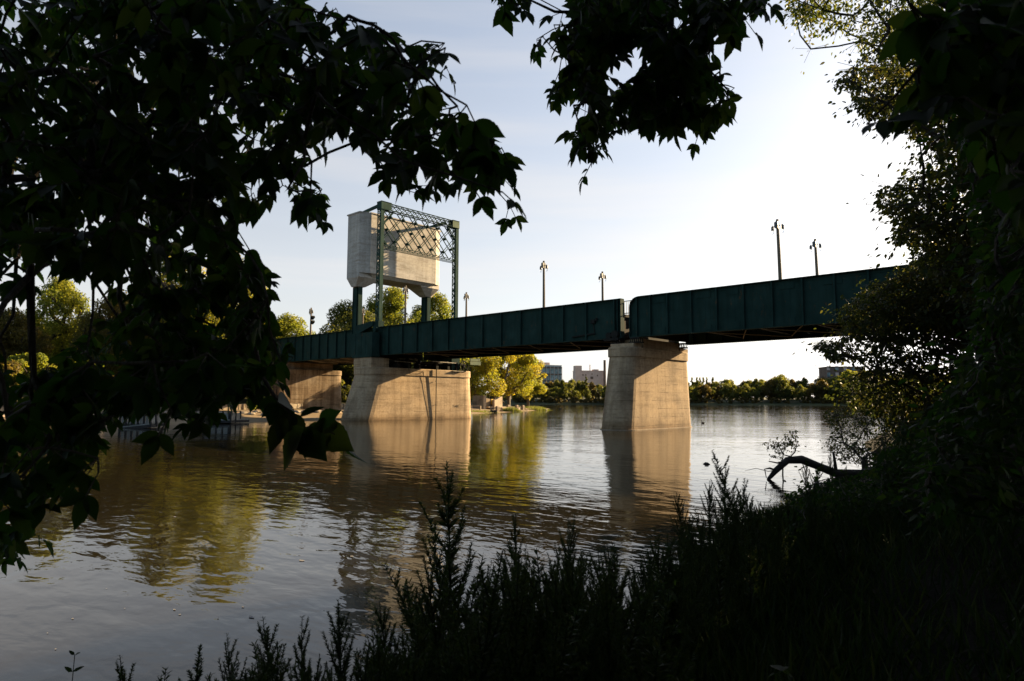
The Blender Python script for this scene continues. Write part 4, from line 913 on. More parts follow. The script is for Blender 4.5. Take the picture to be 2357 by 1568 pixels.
o = text('SEAF', (0, 0, 0), 1.0, 0, t, M_STONE, 'lettering', 0.03); o.matrix_parent_inverse = Matrix.Identity(4); o.parent = t; o.location = (0.12, -0.32, 1.0); o.rotation_euler = (R(90), 0, 0); o.scale = (0.72, 1, 1)
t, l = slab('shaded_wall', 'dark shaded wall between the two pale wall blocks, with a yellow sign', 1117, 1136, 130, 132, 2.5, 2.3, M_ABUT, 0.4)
m = MB(); m.ab((l-0.95, -0.30, 1.15), (l-0.05, -0.22, 2.15)); o = m.build('sign', M_YELLOW); o.parent = t
m = MB(); m.ab((0.0, -0.9, 0.5), (l, -0.25, 0.72)); o = m.build('seat', M_WALL); o.parent = t
t, l = slab('curved_wall', 'pale wall block with a wavy rising top, right of the yellow sign', 1136.5, 1154.5, 130.5, 133, 2.2, 2.9, M_WALL, 0.5)
def bench(label, x, d, w_, rz_):
    b = on_left(x, d); t = thing('concrete_bench', label, 'bench', b, 'concrete benches on the spit'); t.rotation_euler = (0, 0, rz_)
    m = MB(); m.ab((-w_/2, -0.28, 0.50), (w_/2, 0.28, 0.68)); o = m.build('seat', M_WALL); o.parent = t
    for s_ in (-1, 1):
        m = MB(); m.ab((s_*w_/2-0.22*(s_ > 0), -0.26, -0.15), (s_*w_/2+0.22*(s_ < 0), 0.26, 0.498)); o = m.build('leg', M_WALL); o.parent = t
bench('bench half hidden by the right end of the tower pier', 1091, 122, 2.6, R(38)); bench('bench in front of the wavy pale wall', 1143, 123, 2.2, R(60))
post = None
for x, d, lb in [(1145.5, 122, 'stone post beside the bench below the wavy wall'), (1170, 138, 'stone post left of the grass tuft on the spit'), (1190, 141, 'stone post in the middle of the spit wall'), (1204, 144, 'stone post at the outer end of the spit wall')]:
    b = on_left(x, d); o = None
    m = MB(); m.rings([[(-0.28*f, -0.28*f, z), (0.28*f, -0.28*f, z), (0.28*f, 0.28*f, z), (-0.28*f, 0.28*f, z)] for z, f in ((-0.2, 1), (0.85, 1), (0.98, 0.7))]); o = m.build('stone_post', M_WALL); o.location = Vector([float(q) for q in b]); tag(o, lb, 'post', 'stone posts on the spit')
a = AZ(1146, 134); b = AZ(1232, 151)
for i, (f0, f1, lb) in enumerate([(0, 0.28, 'pale low kerb wall right of the wavy wall'), (0.30, 0.62, 'pale low kerb wall between two stone posts'), (0.64, 1.0, 'grey low kerb wall at the outer end of the spit')]):
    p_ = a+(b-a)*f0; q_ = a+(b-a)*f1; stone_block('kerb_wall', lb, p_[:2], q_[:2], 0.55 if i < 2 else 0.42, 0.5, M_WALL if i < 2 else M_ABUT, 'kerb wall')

# floating docks pushed together at the left bank
def dock(label, p, q, tilt, n, depth=2.4):
    p = np.array(p); q = np.array(q); l = np.linalg.norm(q-p); a = math.atan2(q[1]-p[1], q[0]-p[0])
    t = thing('floating_dock', label, 'dock', (p[0], p[1], 0.05)); t.rotation_euler = (R(tilt), R(tilt*0.6), a)
    m = MB(); m.ab((-0.1, -0.05, 0.02), (l+0.1, depth, 0.22)); o = m.build('float', M_BLACK); o.parent = t
    m = MB(); m.ab((0, 0.02, 0.222), (l, depth-0.05, 0.30)); o = m.build('deck', M_WHITE_SHADE); o.parent = t
    for i in range(n):
        m = MB(); x0 = l*i/n; m.ab((x0+0.12, -0.06, 0.30), (x0+l/n-0.12, -0.02, 0.86)); m.ab((x0+0.13, -0.085, 0.66), (x0+l/n-0.13, -0.062, 0.70)); o = m.build('side_panel', M_WHITE_SHADE); o.parent = t
    for i in range(n+1):
        m = MB(); m.box((l*i/n, -0.05, 0.5), (0.12, 0.12, 1.0)); o = m.build('post', M_BLACK); o.parent = t
    m = MB(); m.bar((0, -0.05, 1.03), (l, -0.05, 1.03), 0.09, 0.07); o = m.build('rail', M_BLACK); o.parent = t
    return t
dock('floating dock with white panels and black posts, at the left under the leaves', G(276, 985)[:2], G(345, 985)[:2]+np.array([0, 0]), 2, 5)
dock('short tilted dock section with two white panels', G(346, 986)[:2], G(372, 984.5)[:2], -6, 2)
dock('floating dock with grey panels below the golden trees', G(470, 974)[:2], G(528, 975)[:2], 0, 4)
dock('short dock end with two white panels next to the sandy bank', G(529, 975.5)[:2], G(551, 973.5)[:2], 1, 2)
t = thing('bollard', 'pale bollard on the landing behind the left dock', 'bollard', on_left(307, 70)); p_ = t.location
m = MB(); m.tube([(p_[0], p_[1], p_[2]-0.2), (p_[0], p_[1], p_[2]+0.75), (p_[0], p_[1], p_[2]+0.8), (p_[0], p_[1], p_[2]+0.95)], [0.22, 0.2, 0.3, 0.26], 10); m.build('bollard_post', M_WHITE_SHADE, t)

# ------------------------------------------------------------------ ducks, floating wood, foam
def duck(label, x, y, s_, rz_):
    b = G(x, y); t = thing('duck', label, 'duck', b); t.rotation_euler = (0, 0, rz_); t.scale = (s_, s_, s_)
    m = MB(); m.tube([(-0.34, 0, 0.16), (-0.26, 0, 0.10), (-0.1, 0, 0.06), (0.1, 0, 0.06), (0.2, 0, 0.09), (0.235, 0, 0.18), (0.235, 0, 0.26), (0.26, 0, 0.32), (0.31, 0, 0.33), (0.36, 0, 0.31)], [0.01, 0.05, 0.115, 0.12, 0.075, 0.04, 0.038, 0.058, 0.045, 0.012], 10); o = m.build('body', M_DUCK, smooth=True); o.parent = t
    m = MB(); m.tube([(0.35, 0, 0.315), (0.42, 0, 0.30)], [0.018, 0.012], 6); o = m.build('bill', M_YELLOW); o.parent = t
duck('dark duck swimming off the tip of the sand spit', 1290, 941.5, 1.5, R(20))
duck('tiny duck far out on the bright water right of the river pier', 1618, 975, 0.8, R(150))
m = MB(); m.tube([(-0.13, 0, -0.01), (-0.04, 0.01, 0.03), (0.05, 0, 0.03), (0.13, 0, 0.0)], [0.012, 0.04, 0.035, 0.01], 8)
o = m.build('driftwood', M_LOG, smooth=True); o.location = Vector([float(q) for q in G(1626, 1069)]); tag(o, 'small dark lump of driftwood floating on bright water', 'driftwood')
g = np.random.default_rng(3); mb = MB()
for i in range(46):
    x = g.random()*1350; y = 1000+540*g.random()**0.9; b = G(x, y); r_ = 0.006+0.026*g.random()**3; n_ = 9; an = g.random()*6
    mb.add([(b[0]+r_*(0.4+g.random())*math.cos(an+k*6.283/n_)*1.8, b[1]+r_*(0.4+g.random())*math.sin(an+k*6.283/n_), 0.006) for k in range(n_)], [tuple(range(n_))])
tag(mb.build('foam_flecks', M_FOAM), 'small pale foam flecks drifting on the dark water', 'foam', kind='stuff')

# grass tufts on the spit
def tuft(name, label, cx, cd, w_, dp, h_, n, mat=ML_GRASS, group=None):
    g_ = np.random.default_rng(int(cx)); c0 = AZ(cx, cd); pos = np.zeros((n, 3)); pos[:, :2] = c0[:2]+HR[:2]*(g_.normal(size=(n, 1))*w_*0.42)+HF[:2]*(g_.normal(size=(n, 1))*dp*0.42)
    pos[:, 2] = left_h(pos[:, :2])-0.03; dr = norm(np.column_stack([g_.normal(size=(n, 2))*0.35, np.ones(n)])); fall = np.exp(-((pos[:, 0]-c0[0])**2+(pos[:, 1]-c0[1])**2)/(w_*w_*0.5))
    o = link(name, leaf_mesh(name, pos, dr, rdir(n), h_*(0.5+0.6*g_.random(n))*(0.5+0.5*fall), BLADE, width=0.10), mat); return tag(o, label, 'grass tuft', group)
tuft('grass_tuft', 'bright green grass tuft in front of the low kerb wall', 1178, 126, 2.6, 1.5, 1.0, 900)
tuft('grass_tuft', 'long low strip of yellow green grass near the spit tip', 1243, 150, 7.0, 4.0, 1.0, 1600)
tuft('grass_tuft', 'sparse grass patch by the bench next to the tower pier', 1100, 114, 3.0, 2.0, 0.45, 400)
tuft('grass_tuft', 'sparse dry weeds in the sand below the wavy wall', 1125, 117, 3.0, 2.0, 0.4, 260)

# ------------------------------------------------------------------ near bank: trees framing the view
def proj(p):
    d = np.atleast_2d(p)-CAM; z = d@FW; z = np.where(np.abs(z) < 1e-3, 1e-3, z)
    return np.stack([1178.5+FPX*(d@RT)/z, 784.0-FPX*(d@UP)/z], 1), z
def inpoly(q, poly):
    x, y = q[:, 0], q[:, 1]; r_ = np.zeros(len(q), bool); n = len(poly)
    for i in range(n):
        x0, y0 = poly[i]; x1, y1 = poly[(i+1) % n]
        if y0 == y1: continue
        c = ((y0 > y) != (y1 > y)) & (x < (x1-x0)*(y-y0)/(y1-y0)+x0); r_ ^= c
    return r_
def sample_poly(poly, n, g, holes=()):
    a = np.array(poly, float); lo = a.min(0); hi = a.max(0); out = []
    tot = 0
    while tot < n:
        q = lo+(hi-lo)*g.random((n*2, 2)); k = inpoly(q, poly)
        for h_ in holes: k &= ~inpoly(q, h_)
        out.append(q[k]); tot += k.sum()
    return np.concatenate(out)[:n]
def lift(q, d):        # bearing points at given depths
    return CAM+(FW[None]+RT[None]*((q[:, 0:1]-1178.5)/FPX)-UP[None]*((q[:, 1:2]-784.0)/FPX))*np.asarray(d)[:, None]
DOWN = np.array([0, 0, -1.0])
def compound(nodes, g, size, accept=None, n_per=2, droop=0.9, spread=1.0):
    """three to five leaflets on a petiole, hanging from each node"""
    pos, dr, nr, sz, tn, pet = [], [], [], [], [], []
    for p in nodes:
        for _ in range(n_per):
            h_ = norm(np.array([g.normal(), g.normal(), 0.0])); ax = norm(h_*spread*(0.5+0.7*g.random())+DOWN*droop*(0.5+g.random()*0.9)+np.array([0, 0, 0.35*g.random()]))
            pl = size*(0.55+0.5*g.random()); e = p+ax*pl; s0 = size*(0.78+0.45*g.random()); tip = e+ax*s0
            if accept is not None and not accept(tip, e): continue
            side = norm(np.cross(ax, norm(np.array([g.normal()*0.6, g.normal()*0.6, 1.0])))); up_ = norm(np.cross(side, ax)); up_ = up_ if up_[2] > 0 else -up_
            t0 = g.random(); pet.append((p, e))
            def leaf(base, d_, s_):
                d_ = norm(d_+DOWN*0.25*droop+g.normal(size=3)*0.14); pos.append(base); dr.append(d_); nr.append(up_+g.normal(size=3)*0.28); sz.append(s_); tn.append(0.6*t0+0.4*g.random())
            leaf(e, ax, s0)
            for s_ in (-1, 1):
                leaf(e-ax*pl*0.12, ax*0.62+side*s_*0.80, s0*(0.74+0.2*g.random()))
                if g.random() < 0.35: leaf(e-ax*pl*0.5, ax*0.45+side*s_*0.9, s0*(0.62+0.2*g.random()))
    return np.array(pos), np.array(dr), np.array(nr), np.array(sz), np.array(tn), pet
def hanging_tree(name, label, regions, root, trunk_base, size, g, shade_canopy=None, twig=0.0035, mat=None):
    t = thing(name, label, 'tree', trunk_base)
    A = [[] for _ in range(5)]; mbp = MB(); nodes_all = []
    for poly, n, d0, d1, holes in regions:
        q = sample_poly(poly, n, g, holes); d = d0+(d1-d0)*g.random(n); nodes = lift(q, d)
        def acc(tip, e, poly=poly, holes=holes):
            qq, _ = proj(np.array([tip, (tip+e)/2]))
            if not inpoly(qq, poly).all() and g.random() < 0.88: return False
            for h_ in holes:
                if inpoly(qq, h_).any() and g.random() < 0.85: return False
            return True
        r_ = compound(nodes, g, size, acc)
        for k in range(5): A[k].append(r_[k])
        for a, b in r_[5]: mbp.bar(a, b, 0.0022, 0.0022)
        used_ = np.array([a for a, b in r_[5]]) if r_[5] else nodes[:1]
        used_ = np.unique(used_.round(4), axis=0); nodes_all.append(used_[g.random(len(used_)) < min(1, 260/len(used_))])
    A = [np.concatenate(a) for a in A]
    me = leaf_mesh('leaves', A[0], A[1], A[2], A[3], LEAF, A[4], 0.92+0.0*A[3]); link('leaves', me, mat or ML_NEAR, t)
    nodes = np.concatenate(nodes_all); bm, pts, par = branch_mesh(nodes, np.array(root), twig*0.55, 0.42, 6, rmax=0.045, jitter=0.05, sag=0.0)
    bm.v += []; o = len(bm.v); bm.v += mbp.v; bm.f += [[i+o for i in f] for f in mbp.f]
    bm.build('twigs', M_BARK, t)
    tb = np.array(trunk_base, float); rt_ = np.array(root); m = MB()
    top = np.array([tb[0], tb[1], max(rt_[2]-0.6, tb[2]+1.0)])
    m.tube([tb+np.array([0, 0, -0.4]), tb*0.5+top*0.5+np.array([0.05, 0.04, 0]), top, (top+rt_)/2+np.array([0, 0, 0.25]), rt_], [0.20, 0.16, 0.12, 0.075, 0.045], 10)
    if shade_canopy is not None:  # unseen overhead leaves, added to shade the foreground and kept outside the frame
        m.tube([top, np.array(shade_canopy[0])*0.7+top*0.3, np.array(shade_canopy[0])], [0.11, 0.08, 0.04], 8)
        c, rr, n = shade_canopy; p = np.array(c)+norm(g.normal(size=(n, 3)))*(np.array(rr)*(0.3+0.75*g.random((n, 1))**0.6))
        qq, zz = proj(p); inn = (zz > 0.2) & (qq[:, 0] > -250) & (qq[:, 0] < 2600) & (qq[:, 1] > -160) & (qq[:, 1] < 1800); p = p[~inn]; n = len(p)
        link('crown', leaf_mesh('crown', p, norm(rdir(n)+DOWN*0.4), norm(rdir(n)+np.array([0, 0, 0.8])), 0.22*(0.7+0.6*g.random(n)), OVAL), mat or ML_NEAR, t)
    m.build('trunk', M_BARK, t)
    return t
gl = np.random.default_rng(21)
LMASS = [(-60, -40), (745, -40), (735, 5), (790, 5), (850, 60), (905, 35), (900, 75), (960, 105), (985, 80), (1050, 108), (1025, 160), (1020, 190), (985, 205), (1000, 235), (1090, 230), (1085, 280), (1140, 305), (1175, 350), (1215, 410), (1222, 460), (1172, 473), (1130, 448), (1090, 460), (1060, 442), (995, 472), (950, 450), (862, 445), (885, 385), (830, 345), (805, 300), (765, 300), (735, 358), (690, 330), (715, 372), (745, 440), (772, 492), (748, 545), (700, 528), (672, 470), (608, 440), (600, 492), (590, 570), (625, 610), (637, 660), (622, 700), (668, 722), (686, 770), (712, 815), (668, 858), (658, 905), (620, 935), (560, 900), (500, 935), (505, 1000), (430, 1005), (400, 960), (345, 970), (285, 1030), (262, 1030), (240, 985), (235, 1060), (212, 1140), (170, 1172), (130, 1150), (100, 1165), (103, 1220), (60, 1200), (95, 1262), (0, 1300), (-60, 1300)]
LHOLES = [[(-5, 20), (40, 5), (60, 60), (30, 100), (-5, 80)], [(60, 250), (110, 240), (120, 290), (80, 310)], [(300, 150), (340, 140), (350, 190), (310, 200)], [(440, 60), (470, 50), (480, 110), (450, 120)], [(520, 270), (560, 260), (565, 320), (530, 325)], [(160, 480), (200, 470), (210, 520), (170, 530)], [(420, 560), (450, 550), (455, 610), (425, 610)], [(0, 650), (40, 612), (75, 640), (130, 655), (195, 660), (215, 690), (250, 655), (302, 660), (305, 700), (255, 715), (205, 722), (195, 765), (120, 800), (100, 850), (55, 880), (20, 850), (0, 810)],
          [(0, 365), (40, 430), (60, 420), (30, 380)], [(205, 195), (262, 200), (250, 235), (222, 230)], [(0, 545), (30, 560), (25, 590), (0, 600)],
          [(255, 960), (300, 965), (330, 1000), (270, 1012)], [(470, 680), (500, 690), (505, 740), (480, 740)], [(590, 560), (612, 570), (605, 600)]]
CORE = [(-60, -40), (640, -40), (800, 90), (860, 250), (780, 290), (640, 300), (700, 360), (560, 430), (560, 640), (610, 780), (580, 880), (440, 940), (210, 1000), (90, 960), (210, 760), (330, 640), (120, 610), (-60, 560)]
hanging_tree('maple_tree', 'dark maple whose hanging leaves fill the left third of the view', [(LMASS, 1000, 1.75, 3.0, LHOLES), (CORE, 430, 2.2, 3.6, LHOLES), (LMASS, 190, 1.4, 1.9, LHOLES)], P(-420, 120, 2.4), L(-3.4, 0.6, 0.3), 0.070, gl, shade_canopy=(L(-3.6, -0.6, 4.6), (2.6, 2.6, 1.7), 5200))
TWIG = [(598, 1000), (612, 960), (645, 925), (700, 935), (745, 935), (790, 965), (800, 1010), (832, 1075), (800, 1060), (770, 1045), (735, 1065), (690, 1062), (630, 1085), (640, 1030)]
gt = np.random.default_rng(5)
t = thing('maple_branch', 'single drooping maple twig with large leaves in front of the tower pier', 'branch', P(640, 820, 1.75))
pts = [P(588, 800, 1.9), P(600, 860, 1.85), P(630, 910, 1.8), P(672, 955, 1.75), P(700, 985, 1.75)]
m = MB(); m.tube(pts, [0.006, 0.0055, 0.005, 0.004, 0.003], 7); m.tube([pts[3], P(690, 1010, 1.74), P(680, 1040, 1.74)], [0.003, 0.0022, 0.002], 6); m.tube([pts[4], P(735, 980, 1.72), P(770, 1000, 1.70)], [0.003, 0.0025, 0.002], 6); m.build('twig', M_BARK, t)
LV = [(660, 962, 615, 1040, .62), (668, 950, 700, 1010, 1.0), (672, 955, 640, 1000, .9), (700, 985, 632, 1085, 1.15), (700, 990, 690, 1068, 1.0), (705, 985, 735, 1050, .9), (720, 982, 790, 975, 1.1), (735, 978, 775, 945, 1.0), (770, 1000, 835, 1078, 1.25), (760, 1000, 765, 1052, 1.0), (745, 990, 800, 1030, 1.05), (640, 925, 690, 935, .9), (690, 960, 745, 930, 1.0), (640, 930, 612, 985, .8), (715, 985, 712, 1050, .9)]
pp = []; dd = []; nn = []; ss = []
for x0, y0, x1, y1, s_ in LV:
    a = P(x0, y0, 1.72+gt.normal()*0.04); b = P(x1, y1, 1.72+gt.normal()*0.07); pp.append(a); dd.append(b-a); ss.append(np.linalg.norm(b-a)); nn.append(-FW*0.8+np.array([0, 0, 0.5])+gt.normal(size=3)*0.4)
link('leaves', leaf_mesh('leaves', np.array(pp), np.array(dd), np.array(nn), np.array(ss), LEAF, gt.random(len(pp)), 0.98), ML_NEAR, t)

gm = np.random.default_rng(33)
MTOP = [(1228, 98), (1250, 75), (1290, 25), (1340, -40), (1765, -40), (1762, 15), (1735, 60), (1700, 45), (1690, 75), (1660, 62), (1640, 118), (1625, 150), (1660, 160), (1700, 195), (1690, 262), (1668, 290), (1655, 320), (1630, 345), (1600, 300), (1560, 280), (1540, 320), (1472, 352), (1468, 310), (1430, 305), (1390, 330), (1382, 376), (1345, 365), (1312, 335), (1320, 300), (1375, 275), (1330, 255), (1300, 255), (1243, 252), (1260, 210), (1275, 180), (1330, 170), (1345, 150), (1310, 148), (1290, 125), (1285, 105)]
MH = [[(1398, 160), (1450, 140), (1470, 175), (1420, 215), (1395, 205)], [(1500, 240), (1520, 235), (1515, 262)]]
BIT = [(1128, -30), (1240, -30), (1235, 15), (1205, 5), (1178, 50), (1160, 15), (1135, 20)]
hanging_tree('maple_tree', 'maple branch hanging into the top middle of the sky', [(MTOP, 330, 2.5, 3.4, MH), (MTOP, 110, 2.3, 2.7, MH), (BIT, 14, 2.5, 2.8, [])], P(1560, -330, 3.0), L(1.4, -2.0, 0.7), 0.078, gm, shade_canopy=(L(0.6, -1.6, 6.0), (3.6, 3.2, 1.6), 5200))
gr = np.random.default_rng(44)
RNEAR = [(2040, -40), (2420, -40), (2420, 640), (2357, 560), (2330, 430), (2290, 390), (2240, 330), (2195, 300), (2150, 255), (2110, 310), (2085, 270), (2060, 300), (2010, 320), (1955, 300), (1990, 270), (2020, 275), (2060, 240), (2110, 215), (2060, 165), (2110, 130), (2180, 60), (2090, 30)]
hanging_tree('maple_tree', 'blurred close maple leaves in the top right corner', [(RNEAR, 95, 1.15, 1.7, [])], P(2620, 60, 1.5), L(3.0, 0.4, 0.6), 0.085, gr, shade_canopy=(L(3.6, -0.8, 4.4), (2.2, 2.2, 1.8), 3600))

# ---- trees on the right hand bank, further off
def bank_tree(name, label, regions, base, trunk_r, g, mat, leaf, twig=0.006, tmpl=OVAL, nclus=None, droop=0.5, expo=0.42, cat='tree', bark=None, width=1.0):
    t = thing(name, label, cat, base); P0, D0, N0, S0, T0, C0 = [], [], [], [], [], []; sprays = []
    for poly, ncl, per, d0, d1, cr in regions:
        q = sample_poly(poly, ncl, g); d = d0+(d1-d0)*g.random(ncl); c = lift(q, d); C0.append(c)
        n = ncl*per; k = np.repeat(np.arange(ncl), per); ns_ = 4
        sd = norm(g.normal(size=(ncl, ns_, 3))*np.array([1, 1, 0.45])+np.array([0, 0, -0.10])); j_ = g.integers(ns_, size=n); off = sd[k, j_]
        p = c[k]+off*(cr*2.3*g.random((n, 1))**0.8)+g.normal(size=(n, 3))*0.045*(cr/0.22)
        qq, _ = proj(p); ok = inpoly(qq, poly) | (g.random(n) < 0.12); p = p[ok]; off = off[ok]; k = k[ok]; n = len(p)
        for ci in range(ncl):
            for q_ in sd[ci]: sprays.append((c[ci], c[ci]+q_*cr*1.2))
        P0.append(p); dr = off*0.8+rdir(n)*0.6+DOWN*droop; D0.append(dr); N0.append(rdir(n)*0.8+np.array([0, 0, 0.9])); S0.append(leaf*(0.65+0.6*g.random(n))); T0.append(0.5*g.random(ncl)[k]+0.5*g.random(n))
    P0, D0, N0, S0, T0 = [np.concatenate(a) for a in (P0, D0, N0, S0, T0)]
    link('crown', leaf_mesh('crown', P0, D0, N0, S0, tmpl, T0, width), mat, t)
    C = np.concatenate(C0); b = np.array(base, float); zc = C[:, 2].min(); fork = b+np.array([0, 0, max(0.4, min(1.6, (zc-b[2])*0.5))])
    bm, _, _ = branch_mesh(C, fork, twig, expo, 5, rmax=trunk_r*0.8, jitter=0.05, sag=-0.02)
    bm.tube([b-np.array([0, 0, 0.4]), (b+fork)/2+np.array([0.03, 0, 0]), fork], [trunk_r*1.25, trunk_r, trunk_r*0.85], 9)
    for a_, b_ in sprays: bm.bar(a_, b_, twig*0.6, twig*0.6)
    bm.build('trunk', bark or M_BARK, t); return t
def LB(s, d): p = L(s, d); p[2] = nh(p); return p
gA = np.random.default_rng(51)
bank_tree('cottonwood_tree', 'tall sunlit yellow green cottonwood at the top right, high over the bank', [([(1808, -60), (1812, 30), (1850, 88), (1872, 140), (1895, 130), (1905, 85), (1950, 60), (1985, 130), (2060, 190), (2160, 250), (2420, 420), (2420, -60)], 260, 75, 15.5, 20, 0.34)], LB(17.5, 18.5), 0.30, gA, ML_HIGH, 0.105, 0.010)
gB = np.random.default_rng(52)
bank_tree('ash_tree', 'dark leafy tree at right whose ragged edge stands against the white sky', [
    ([(1905, 185), (1945, 175), (1985, 130), (2060, 150), (2200, 190), (2420, 200), (2420, 420), (2210, 420), (2130, 330), (2050, 300), (1985, 262), (1950, 205)], 170, 60, 9.0, 12.5, 0.22),
    ([(2110, 335), (2200, 320), (2420, 330), (2420, 760), (2210, 700), (2105, 608), (2095, 560), (2060, 560), (2055, 500), (2025, 478), (2018, 438), (2062, 420), (2090, 372)], 330, 58, 9.0, 12.5, 0.22)], LB(9.8, 10.8), 0.22, gB, ML_RIGHT, 0.085, 0.007)
gC = np.random.default_rng(53)
bank_tree('elder_tree', 'low spreading green brown tree at right reaching left across the bridge end', [
    ([(2100, 602), (2060, 640), (1998, 655), (1962, 690), (1925, 712), (1945, 760), (1935, 778), (2100, 790), (2420, 830), (2420, 600), (2200, 560)], 420, 75, 11.5, 14.5, 0.24),
    ([(1868, 792), (1935, 778), (2050, 770), (2160, 800), (2420, 820), (2420, 880), (2160, 870), (2000, 880), (1960, 868), (1990, 835), (1920, 832)], 170, 36, 11.5, 13.5, 0.16),
    ([(1935, 895), (1975, 870), (2100, 862), (2420, 840), (2420, 1100), (2090, 1060), (2030, 960), (1960, 940)], 430, 75, 12.0, 15.5, 0.26)], LB(9.6, 13.0), 0.18, gC, ML_RIGHT, 0.080, 0.006)
gD = np.random.default_rng(54)
bank_tree('willow_shrub', 'thin leaved shrub with a dark stem leaning over bright water at right', [
    ([(1892, 950), (1930, 930), (1990, 940), (2060, 935), (2080, 1000), (2060, 1060), (1990, 1075), (1935, 1062), (1900, 1035), (1915, 990)], 210, 26, 19.0, 22.0, 0.14)], G(1990, 1092, 0.0)*1.0, 0.10, gD, ML_RIGHT, 0.070, 0.005, cat='shrub')
bank_tree('willow_shrub', 'small twiggy shrub standing behind the fallen log', [([(1745, 1025), (1785, 1005), (1800, 990), (1835, 985), (1838, 1040), (1800, 1055), (1768, 1050)], 26, 16, 18.4, 19.4, 0.12)], G(1800, 1093, 0.0), 0.02, gD, ML_RIGHT, 0.075, 0.004, cat='shrub')
gE = np.random.default_rng(55)
bank_tree('dense_tree', 'nearly black dense tree at the right edge, close to the camera', [
    ([(2215, -60), (2440, -60), (2440, 1200), (2130, 1180), (2120, 980), (2200, 860), (2255, 700), (2235, 420), (2195, 250)], 520, 34, 4.6, 7.2, 0.16)], LB(5.2, 5.6), 0.16, gE, ML_NEAR, 0.085, 0.005)
bank_tree('dense_shrub', 'dark shrub mass below the right hand trees, above the fallen log', [
    ([(2010, 1075), (2050, 1010), (2090, 960), (2180, 930), (2440, 930), (2440, 1250), (2100, 1240), (1960, 1130)], 340, 60, 9.0, 14.0, 0.22)], LB(6.8, 10.0), 0.08, gE, ML_NEAR, 0.085, 0.004, cat='shrub')
bank_tree('dense_shrub', 'dark low shrub between the weeds and the fallen log', [([(1815, 1135), (1880, 1105), (1960, 1092), (2060, 1075), (2130, 1200), (2000, 1300), (1800, 1260)], 230, 55, 8.0, 13.5, 0.2)], LB(5.0, 11.0), 0.05, gE, ML_NEAR, 0.07, 0.004, cat='shrub')
# unseen trees added right and behind, shading the near bank and blocking low skylight
for i, (s_, d_, h_, r_) in enumerate([(11.5, 7.4, 11, 3.1), (16.5, 11.6, 14, 4.2), (23, 17, 16, 5), (17, -4, 14, 5), (31, 23, 16, 5.5), (9.5, 0.5, 9, 3.2), (-4, -8, 11, 4.5), (4, -9, 12, 5), (-14, -12, 15, 6), (12, -15, 16, 6), (-24, -22, 16, 7), (24, -14, 16, 7)]):
    p_ = LB(s_, d_); make_tree('bank_tree', 'unseen tall tree added outside the view to shade the near bank', p_, h_, r_, 0.5, ML_RIGHT, M_BARK, 7000, 0.42, 26, 'unseen shading trees added outside the view', seed=500+i)

# ---- fallen log in the shallows
def PD(x, y, d): return P(x, y, d)
t = thing('fallen_log', 'crooked dark fallen trunk arching out of the water at right', 'log', G(1900, 1095))
m = MB(); lg = [PD(1768, 1104, 18.0), PD(1786, 1083, 18.1), PD(1812, 1060, 18.2), PD(1845, 1058, 18.3), PD(1885, 1074, 18.4), PD(1925, 1090, 18.5), PD(1985, 1090, 18.8), PD(2040, 1072, 19.3), PD(2090, 1045, 20.0)]
m.tube(lg, [0.045, 0.08, 0.095, 0.115, 0.105, 0.12, 0.11, 0.10, 0.10], 10); m.build('trunk', M_LOG, t, smooth=True)
for pts_, r_ in [([lg[1], PD(1772, 1078, 18.0), PD(1760, 1080, 17.9), PD(1764, 1100, 17.9)], 0.035), ([lg[2], PD(1790, 1066, 18.1), PD(1770, 1062, 18.0)], 0.03), ([lg[2], PD(1830, 1040, 18.2), PD(1836, 1015, 18.2)], 0.02), ([lg[1], PD(1768, 1085, 17.8), PD(1740, 1078, 17.7), PD(1715, 1084, 17.6)], 0.014), ([lg[5], PD(1922, 1066, 18.4), PD(1918, 1040, 18.4)], 0.055), ([lg[3], PD(1822, 1052, 18.2), PD(1804, 1047, 18.1)], 0.03)]:
    m = MB(); m.tube(pts_, [r_, r_*0.75, r_*0.5, r_*0.3][:len(pts_)], 6); m.build('branch_stub', M_LOG, t)

# ---- weeds
WENV = [(-50, 1640), (100, 1600), (165, 1545), (230, 1600), (300, 1545), (340, 1500), (380, 1560), (440, 1500), (500, 1545), (547, 1478), (590, 1540), (625, 1480), (655, 1415), (690, 1470), (714, 1418), (750, 1490), (800, 1375), (850, 1450), (910, 1385), (960, 1400), (1010, 1310), (1035, 1150), (1050, 1075), (1075, 1180), (1110, 1260), (1160, 1230), (1186, 1190), (1230, 1270), (1300, 1185), (1350, 1230), (1420, 1200), (1470, 1215), (1520, 1165), (1575, 1135), (1610, 1140), (1632, 1112), (1660, 1085), (1690, 1040), (1730, 1095), (1770, 1120), (1860, 1075), (1900, 1100), (1950, 1120), (2030, 1080), (2100, 1000), (2357, 1000)]
ex = np.array([e[0] for e in WENV], float); ey = np.array([e[1] for e in WENV], float)
def dwater(x):
    for d in np.arange(1.2, 40, 0.25):
        if nh(AZ(x, d)) < 0.05: return d
    return 40.0
_dx = np.arange(-60, 2420, 40.0); _dw = np.array([dwater(x) for x in _dx])
